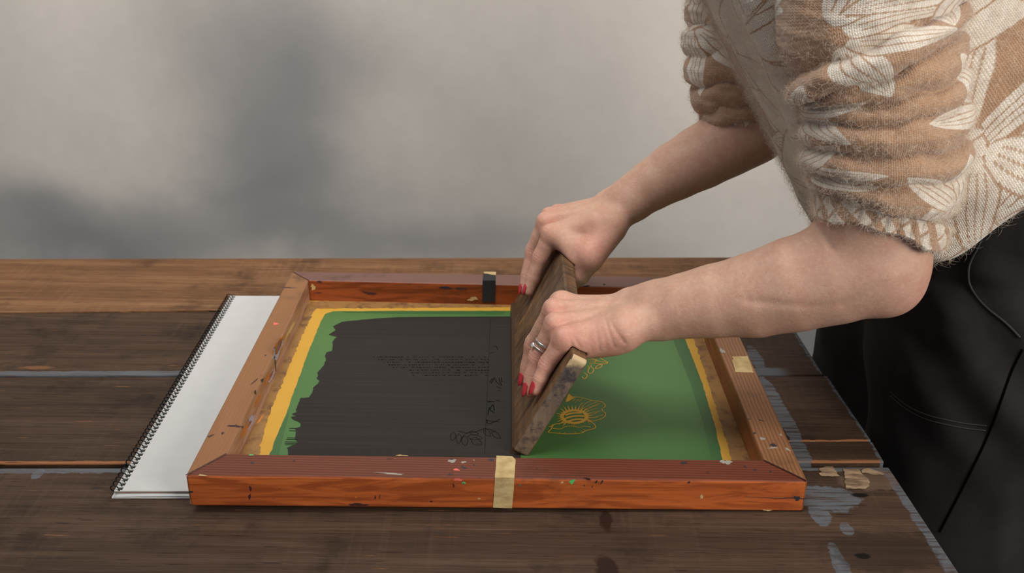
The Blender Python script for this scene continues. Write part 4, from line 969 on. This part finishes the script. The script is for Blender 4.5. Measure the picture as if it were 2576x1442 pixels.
# torso: rings square to the leaning spine
bu = np.array([-.515, 0, .857]); bb = np.array([.857, 0, .515])
nr, nc = 520, 620
sv = np.linspace(-.035, .50, nr)[:, None]; th = np.linspace(0, 2*PI, nc, endpoint=False)[None, :]
# front line from the picture's belly edge (depth 1.0), th=0 is the front, th=pi/2 the near side
f0 = J(2062, 574, 1.0); f1 = J(1907, 279, 1.0); f2 = J(1776, 0, 1.0)
def frontline(s):
    t = s/.27
    a = f0+(f2-f0)*t[..., None]; sag = (f1-(f0+f2)/2)
    return a+sag*(4*t*(1-t))[..., None]*(t < 1.05)[..., None]
dep = .150-.02*np.clip(sv/.3, 0, 1)+0*th; wid = .168+.02*np.clip(sv/.3, 0, 1)+0*th
ct, s_t = np.cos(th), np.sin(th)
ex_ = 2.35
cx = np.sign(ct)*np.abs(ct)**(2/ex_); sy = np.sign(s_t)*np.abs(s_t)**(2/ex_)
Fl = frontline(sv+0*th)
P = Fl+bb*(dep*(1-cx))[..., None]+np.array([0, -1., 0])*(wid*sy)[..., None]
P[..., 2] += .125*np.clip(1-(sv+.035)/.34, 0, 1)*(1-cx)/2
hemin = np.clip((.012-(sv+.035))/.012, 0, 1)**2
P += (bb*cx[..., None]*1-np.array([0, -1., 0])*sy[..., None])*(.010*hemin)[..., None]
shr = np.clip((sv-.36)/.14, 0, 1)**2                # closes in over the shoulders (above the picture)
ctr = Fl+bb*dep[..., None]
P = ctr+(P-ctr)*(1-.62*shr)[..., None]
Nn = normals(*grid_mesh('x', P)).reshape(nr, nc, 3)
# drapes: long hanging folds on the front and the near side, rolled hem
per_t = 1.06; U = th/(2*PI)*per_t+0*sv; Vv = sv+0*th
dr1 = .015*np.exp(-((th-.55-.9*(sv-.1))/.16)**2)+.014*np.exp(-((th-1.05-.3*(sv))/.14)**2)*np.clip((sv-.05)/.1, 0, 1)-.012*np.exp(-((th-.80-.6*(sv-.1))/.14)**2)
dr2 = .004*np.sin(U*60+sv*22+1.5*np.sin(sv*30))*np.exp(-((sv+.02)/.10)**2)
P = P+Nn*(dr1+dr2+.0035*vnoise(3, P, 22, 3))[..., None]
r2 = np.random.default_rng(12)
fl = []
for k in range(34): fl.append((r2.uniform(0, per_t), r2.uniform(-.03, .48), r2.uniform(0, 6.28), 4+int(r2.integers(0, 3)), r2.uniform(.085, .13), r2.uniform(.015, .022)))
fl += [(.335, .235, PI*.9, 5, .12, .021), (.40, .11, PI*.55, 4, .10, .02), (.44, .03, PI*.15, 6, .10, .018)]
fl += [(.03+.045*k, .02+.085*((k*3) % 5)+.02*j, 1.2+k*.7+j, 7, .11, .027, 1) for k in range(5) for j in (0, 1)]
m = petals(U, Vv, fl, 1)
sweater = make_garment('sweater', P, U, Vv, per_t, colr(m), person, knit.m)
sweater['label'] = 'fuzzy brown knit with cream leaf pattern'
# sleeves: rings round an arm line, pushed-up and bunched
def sleeve(axis, rads, per_s, folds, seed, flowers, wbox, shift=0., tilt=1.):
    nr, nc = 640, 520
    A = np.array([a for a in axis]); tt = np.linspace(0, 1, len(A))
    t = np.linspace(0, 1, nr)
    C = np.stack([np.interp(t, tt, A[:, k]) for k in range(3)], 1)
    ker = np.ones(61)/61
    C = np.stack([np.convolve(np.pad(C[:, k], 30, 'edge'), ker, 'valid') for k in range(3)], 1)
    T = np.gradient(C, axis=0); T /= np.linalg.norm(T, axis=1)[:, None]
    X0 = np.array([1., 0, 0])-T*(T[:, :1]); X0 /= np.linalg.norm(X0, axis=1)[:, None]; Y0 = np.cross(T, X0)
    th = np.linspace(0, 2*PI, nc, endpoint=False)[None, :]
    rx = np.interp(t, tt, [r[0] for r in rads])[:, None]; ry = np.interp(t, tt, [r[1] for r in rads])[:, None]
    Ls = np.concatenate([[0], np.cumsum(np.linalg.norm(np.diff(C, axis=0), axis=1))]); v = Ls[:, None]
    # puffs between crease lines; creases given as heights on the crook side (-x) and on the elbow side (+x)
    w = (1-np.cos(th-PI))/2                        # 0 at -x, 1 at +x
    w = (1+np.cos(th))/2
    wob = .0016*np.sin(3*th+seed)+.0011*np.sin(7*th+2*seed)+.0006*np.sin(13*th+seed*3)
    disp = np.zeros((nr, nc)); 
    for (a0, a1), (b0, b1), am in folds:
        wi = .0012*np.sin(5*th+a0*700); wj = .0012*np.sin(5*th+b0*700)
        lo = a0+(a1-a0)*w+wob+wi; hi = b0+(b1-b0)*w+wob+wj
        f = np.clip((v-lo)/(hi-lo), 0, 1); inn = (v > lo) & (v < hi)
        disp += np.where(inn, am*1.6*(np.sqrt(np.clip(1-(2*f-1)**2, 0, 1))), 0)
    ker = np.ones(7)/7
    disp = np.apply_along_axis(lambda z: np.convolve(np.pad(z, 3, 'edge'), ker, 'valid'), 0, disp)
    tl = (-.010*np.cos(th)*np.clip(1-v/.10, 0, 1))[..., None]*T[:, None, :]*tilt
    P = C[:, None, :]+tl+X0[:, None, :]*(np.cos(th)*(rx+disp))[..., None]+Y0[:, None, :]*(np.sin(th)*(ry+disp))[..., None]
    Nn = normals(*grid_mesh('x', P)).reshape(nr, nc, 3)
    P = P+Nn*(.0012*vnoise(seed, P, 45, 2)+.0009*vnoise(seed+1, P*np.array([1, 1, 3.]), 80, 2))[..., None]
    U = th/(2*PI)*per_s+shift+0*v; Vv = v*1.9+0*th
    m = petals(U, Vv, flowers, 1)
    return make_garment('sleeve', P, U, Vv, per_s, colr(m), sweater, knit.m), C
cL, cR = J(2066, 540, .805), J(2350, 590, .805)
ax0 = (J(2066, 520, .812)+J(2372, 545, .812))/2
def mid(xl, xr, py, y): a, b = J(xl, py, y), J(xr, py, y); return (a+b)/2, np.linalg.norm(b-a)/2
secs = [mid(2062, 2374, 514, .815), mid(2050, 2395, 470, .817), mid(2040, 2408, 390, .82), mid(2034, 2412, 300, .823), mid(2028, 2412, 215, .826), mid(1985, 2400, 130, .832), mid(1955, 2390, 40, .838)]
axis = [s[0] for s in secs]+[np.array([.300, .855, .545]), np.array([.315, .90, .64])]
rads = [(s[1]-.006, .055+.002*i) for i, s in enumerate(secs)]+[(.085, .070), (.05, .05)]
Hh = [ (0, .002), (.018, .016), (.052, .030), (.076, .064), (.100, .096), (.124, .128), (.150, .166), (.20, .215), (.30, .30)]
# (crook height, elbow height) crease lines in metres above the cuff
cz = [(0, 0), (.022, .032), (.050, .056), (.076, .086), (.094, .100), (.109, .124), (.130, .152), (.30, .30)]
cr_ = [(cz[i], cz[i+1], am) for i, am in enumerate((.0065, .0085, .0080, .0065, .0070, .0095, .0060))]
r3 = np.random.default_rng(5); fls = []
for k in range(26): fls.append((r3.uniform(0, .40), r3.uniform(0, .75), r3.uniform(0, 6.28), 4+int(r3.integers(0, 3)), r3.uniform(.07, .11), r3.uniform(.013, .019)))
sl_near, _ = sleeve(axis, rads, .40, cr_, 3, fls, None)
sl_near['label'] = 'near sleeve pushed up in bunched folds'
secsR = [mid(1803, 1925, 285, 1.130), mid(1797, 1925, 230, 1.132), mid(1789, 1930, 150, 1.137), mid(1796, 1960, 75, 1.145), mid(1800, 1990, 0, 1.15)]
axisR = [s[0] for s in secsR]+[np.array([.300, 1.155, .52]), np.array([.305, 1.11, .61])]
axisR[0] = axisR[0]+np.array([.008, 0, 0])
radsR = [(.047, .047), (.049, .05), (.055, .055), (.06, .06), (.065, .062), (.075, .065), (.05, .05)]
crR = [((0, 0), (.020, .020), .005), ((.020, .020), (.036, .042), .0055), ((.036, .042), (.062, .060), .006), ((.062, .060), (.085, .095), .008), ((.085, .095), (.13, .14), .007), ((.13, .14), (.24, .24), .004)]
fr3 = [(r3.uniform(0, .4), r3.uniform(0, .5), r3.uniform(0, 6.28), 5, .09, .016) for k in range(14)]
sl_far, _ = sleeve(axisR, radsR, .38, crR, 8, fr3, None, 0., 0.)
sl_far['label'] = 'far sleeve pushed up to the elbow in the shade of the body'
def cuff(c0, c1, r0, r1, ry0, ry1, nrib, label, seed, tilt=1.):
    nr, nc = 60, 520; t = np.linspace(0, 1, nr)[:, None]; th = np.linspace(0, 2*PI, nc, endpoint=False)[None, :]
    T = dirt(c0, c1); X0 = np.array([1., 0, 0])-T*T[0]; X0 /= np.linalg.norm(X0); Y0 = np.cross(T, X0)
    ribs = .0024*np.abs(np.sin(th*nrib/2+.5*np.sin(t*3+th*2)))**.7
    roll = -.006*np.clip((t-.85)/.15, 0, 1)**2-.004*np.clip((.08-t)/.08, 0, 1)**2
    rx = r0+(r1-r0)*t+ribs+roll; ry = ry0+(ry1-ry0)*t+ribs+roll
    wv = .0025*np.sin(th*3+seed)+.0015*np.sin(th*8+seed)
    C = c0+(c1-c0)*t[..., None]
    P = C+X0*(np.cos(th)*rx)[..., None]+Y0*(np.sin(th)*ry)[..., None]+T*(wv*(1-t)-.010*np.cos(th)*tilt)[..., None]
    U = th/(2*PI)*.36+0*t; Vv = t*.034+0*th
    m = (np.sin(th*nrib*.5+t*5+1.5*np.sin(th*4))*.5+.5 > .42).astype(float)*(np.abs(np.sin(th*9-t*3.2)) > .22)
    o = make_garment('cuff', P, U, Vv, .36, colr(m), sweater, knit.m); o['label'] = label
c_lo = (J(2076, 567, .808)+J(2338, 610, .808))/2; c_hi = (J(2066, 500, .814)+J(2366, 548, .814))/2
cuff(c_lo, c_hi, .0530, .0560, .0530, .0545, 34, 'ribbed cuff of the near sleeve', 1)
cR_lo = (J(1810, 278, 1.128)+J(1922, 372, 1.128))/2
cuff(cR_lo, axisR[0]+(axisR[1]-axisR[0])*.25, .0435, .046, .0435, .047, 30, 'ribbed cuff of the far sleeve', 4, 0.)
# mohair halo: thousands of fine loose fibres
def fuzz():
    rr = np.random.default_rng(3); pts = []; K = 5
    for (o, V, N, C), n in zip(sweater_objs, (52000, 20000, 9000, 4500, 2000)):
        vis = np.where((V[:, 2] < .50))[0]; I = rr.choice(vis, n)
        n_ = N[I]; ln = rr.uniform(.003, .013 if o.name == 'sweater' else .0095, n)[:, None]
        t = rr.normal(0, 1, (n, 3)); t -= n_*(t*n_).sum(1)[:, None]; t /= np.linalg.norm(t, axis=1)[:, None]; b = np.cross(n_, t)
        sgm = rr.uniform(.5, 1.1, n)[:, None]; cr = rr.uniform(1.5, 4.5, n)[:, None]; ph = rr.uniform(0, 6, n)[:, None]
        out = []
        for k in range(K):
            s_ = k/(K-1); out.append(V[I]-n_*.0005+n_*ln*.62*np.sin(s_*1.5)*sgm+t*ln*.8*s_**1.3+b*ln*.25*np.sin(cr*s_+ph)*s_)
        pts.append(np.stack(out, 1))
    Pn = np.concatenate(pts).astype(np.float32)
    hc = bpy.data.hair_curves.new('wool_fuzz'); hc.add_curves([K]*len(Pn))
    hc.attributes['position'].data.foreach_set('vector', Pn.reshape(-1))
    ra = hc.attributes.get('radius') or hc.attributes.new('radius', 'FLOAT', 'POINT')
    ra.data.foreach_set('value', np.tile(np.linspace(.00006, .00003, K), len(Pn)).astype(np.float32))
    o = bpy.data.objects.new('wool_fuzz', hc); COL.objects.link(o); o.parent = sweater; o['kind'] = 'stuff'
    hc.materials.append(flat('mohair_fibre', lin(228, 210, 190), .8))
fuzz()

# ------------------------------------------------------------------ trousers
def trousers():
    Fd = Field(np.array([.25, .74, -.74]), np.array([.80, 1.26, .36]), .005)
    Fd.cone((.495, .948, .235), (.495, 1.052, .235), .104, .104, .05, (0, 0, 1), .9)
    Fd.cone((.515, .94, .10), (.515, 1.06, .10), .126, .126, .07)
    for sy in (-1, 1):
        y = 1.0+sy*.092
        Fd.chain([(.505, y, .06), (.498, y+sy*.012, -.14), (.505, y+sy*.014, -.38), (.52, y+sy*.014, -.71)], [.122, .113, .098, .092], .035)
    q = Fd.block(np.array([.2, .7, .2]), np.array([.85, 1.3, .4])); sl, X, Yy, Zz = q      # waist opening cut square to the spine
    Fd.blend(sl, -((X-.52)*(-.42)+(Zz-.275)*.9)*1.0+0*Yy, .006, True) if False else None
    V, Q = Fd.mesh(3); N = normals(V, Q)
    n = vnoise(21, V*np.array([1, 1, .55]), 26, 3)
    sag = np.sin((V[:, 2]*1.0+(V[:, 0]-.45)*1.1)*75+2*np.sin(V[:, 1]*18))*np.exp(-((V[:, 2]-.10)/.10)**2)
    fold = np.zeros(len(V))
    for (ax_, ay_, bx_, by_, am, wd) in ((2330, 752, 2570, 722, -.006, .010), (2340, 785, 2470, 800, .005, .012), (2400, 690, 2576, 640, -.004, .012), (2240, 860, 2420, 900, -.004, .014), (2420, 850, 2330, 960, .004, .016), (2300, 640, 2330, 760, -.004, .012), (2480, 1180, 2440, 1400, .004, .014), (2530, 1100, 2480, 1400, -.003, .012)):
        a, b = Y(ax_, ay_, .84), Y(bx_, by_, .84); ab = b-a; i2 = [0, 2]; e1 = V-a
        t = np.clip((e1[:, i2]@ab[i2])/(ab[i2]@ab[i2]), 0, 1); d = np.linalg.norm(e1[:, i2]-np.outer(t, ab[i2]), axis=1)
        fold += am*np.exp(-(d/wd)**2)*np.sin(PI*np.clip(t*.9+.05, 0, 1))**.6*(V[:, 1] < .98)
    V = V+N*(.0035*n+.0035*sag+fold)[:, None]
    M = Mat('black_twill', .8)
    tw = M.noise(M.map((1, 1, 1)), 900, 2, .6); n2 = M.noise(M.tc(), 14, 4, .6)
    M.col(M.mix(M.step(n2, .3, .7), lin(33, 30, 29), lin(42, 39, 37))); M.bump(M.ma('ADD', tw, M.ma('MULTIPLY', n2, .5)), .25, .0006)
    M.b.inputs['Specular IOR Level'].default_value = .15
    o = link('trousers', np_mesh('trousers', V, Q), M.m, person); o['label'] = 'black twill trousers'
    tree = BVHTree.FromPolygons([tuple(v) for v in V], [tuple(int(i) for i in q_) for q_ in Q])
    def hit(px, py, e):
        d = Vector(ray(px, py)).normalized(); h = tree.ray_cast(Vector(CAM), d)
        return None if h[0] is None else np.array(h[0]+h[1]*e)
    def line(name, pix, rad, mat, e, label, dash=0):
        P = np.array(pix, float); Lc = np.concatenate([[0], np.cumsum(np.linalg.norm(np.diff(P, axis=0), axis=1))])
        t = np.linspace(0, Lc[-1], max(24, int(Lc[-1]/7)))
        xs, ys = np.interp(t, Lc, P[:, 0]), np.interp(t, Lc, P[:, 1])
        k = np.ones(9)/9; xs = np.convolve(np.pad(xs, 4, 'edge'), k, 'valid'); ys = np.convolve(np.pad(ys, 4, 'edge'), k, 'valid')
        H = [hit(x, y, e) for x, y in zip(xs, ys)]; H = [h for h in H if h is not None]
        if len(H) < 4: return
        l = tube(name, H, rad, mat, o, 6); l['label'] = label
    seam_m = flat('black_piping', lin(46, 44, 43), .8); thr = flat('dark_thread', lin(62, 56, 50), .8); dk = flat('dark_seam', (.002, .002, .002), 1., Specular_IOR_Level=0.)
    line('pocket_piping', [(2478, 556), (2470, 610), (2446, 645), (2434, 690), (2445, 735), (2480, 775), (2530, 810), (2572, 855)], .0011, seam_m, .0012, 'piped edge of the slanted pocket')
    line('side_seam', [(2576, 872), (2545, 930), (2500, 1060), (2470, 1130), (2420, 1230), (2360, 1345)], .0011, dk, .0001, 'dark side seam running down the leg')
    line('stitching', [(2235, 980), (2270, 1015), (2330, 1045), (2420, 1065), (2490, 1072)], .0005, thr, .0003, 'curved row of top-stitching on the thigh')
    line('stitching', [(2235, 990), (2272, 1026), (2332, 1057), (2420, 1077), (2488, 1084)], .0005, thr, .0003, 'second row of top-stitching on the thigh')
    line('stitching', [(2400, 548), (2470, 535), (2540, 522), (2576, 512)], .0005, thr, .0003, 'waistband stitching under the sweater hem')
    return o
trousers()
shoe_m = flat('black_leather', lin(24, 22, 22), .4)
for y in (.895, 1.105):
    Fd = Field(np.array([.33, y-.07, -.765]), np.array([.62, y+.07, -.62]), .005)
    Fd.cone((.56, y, -.72), (.42, y, -.735), .036, .030, .02); Fd.cone((.54, y, -.70), (.52, y, -.655), .036, .034, .02)
    V, Q = Fd.mesh(2); V[:, 2] = np.maximum(V[:, 2], -.7595); link('shoe', np_mesh('shoe', V, Q), shoe_m, person)
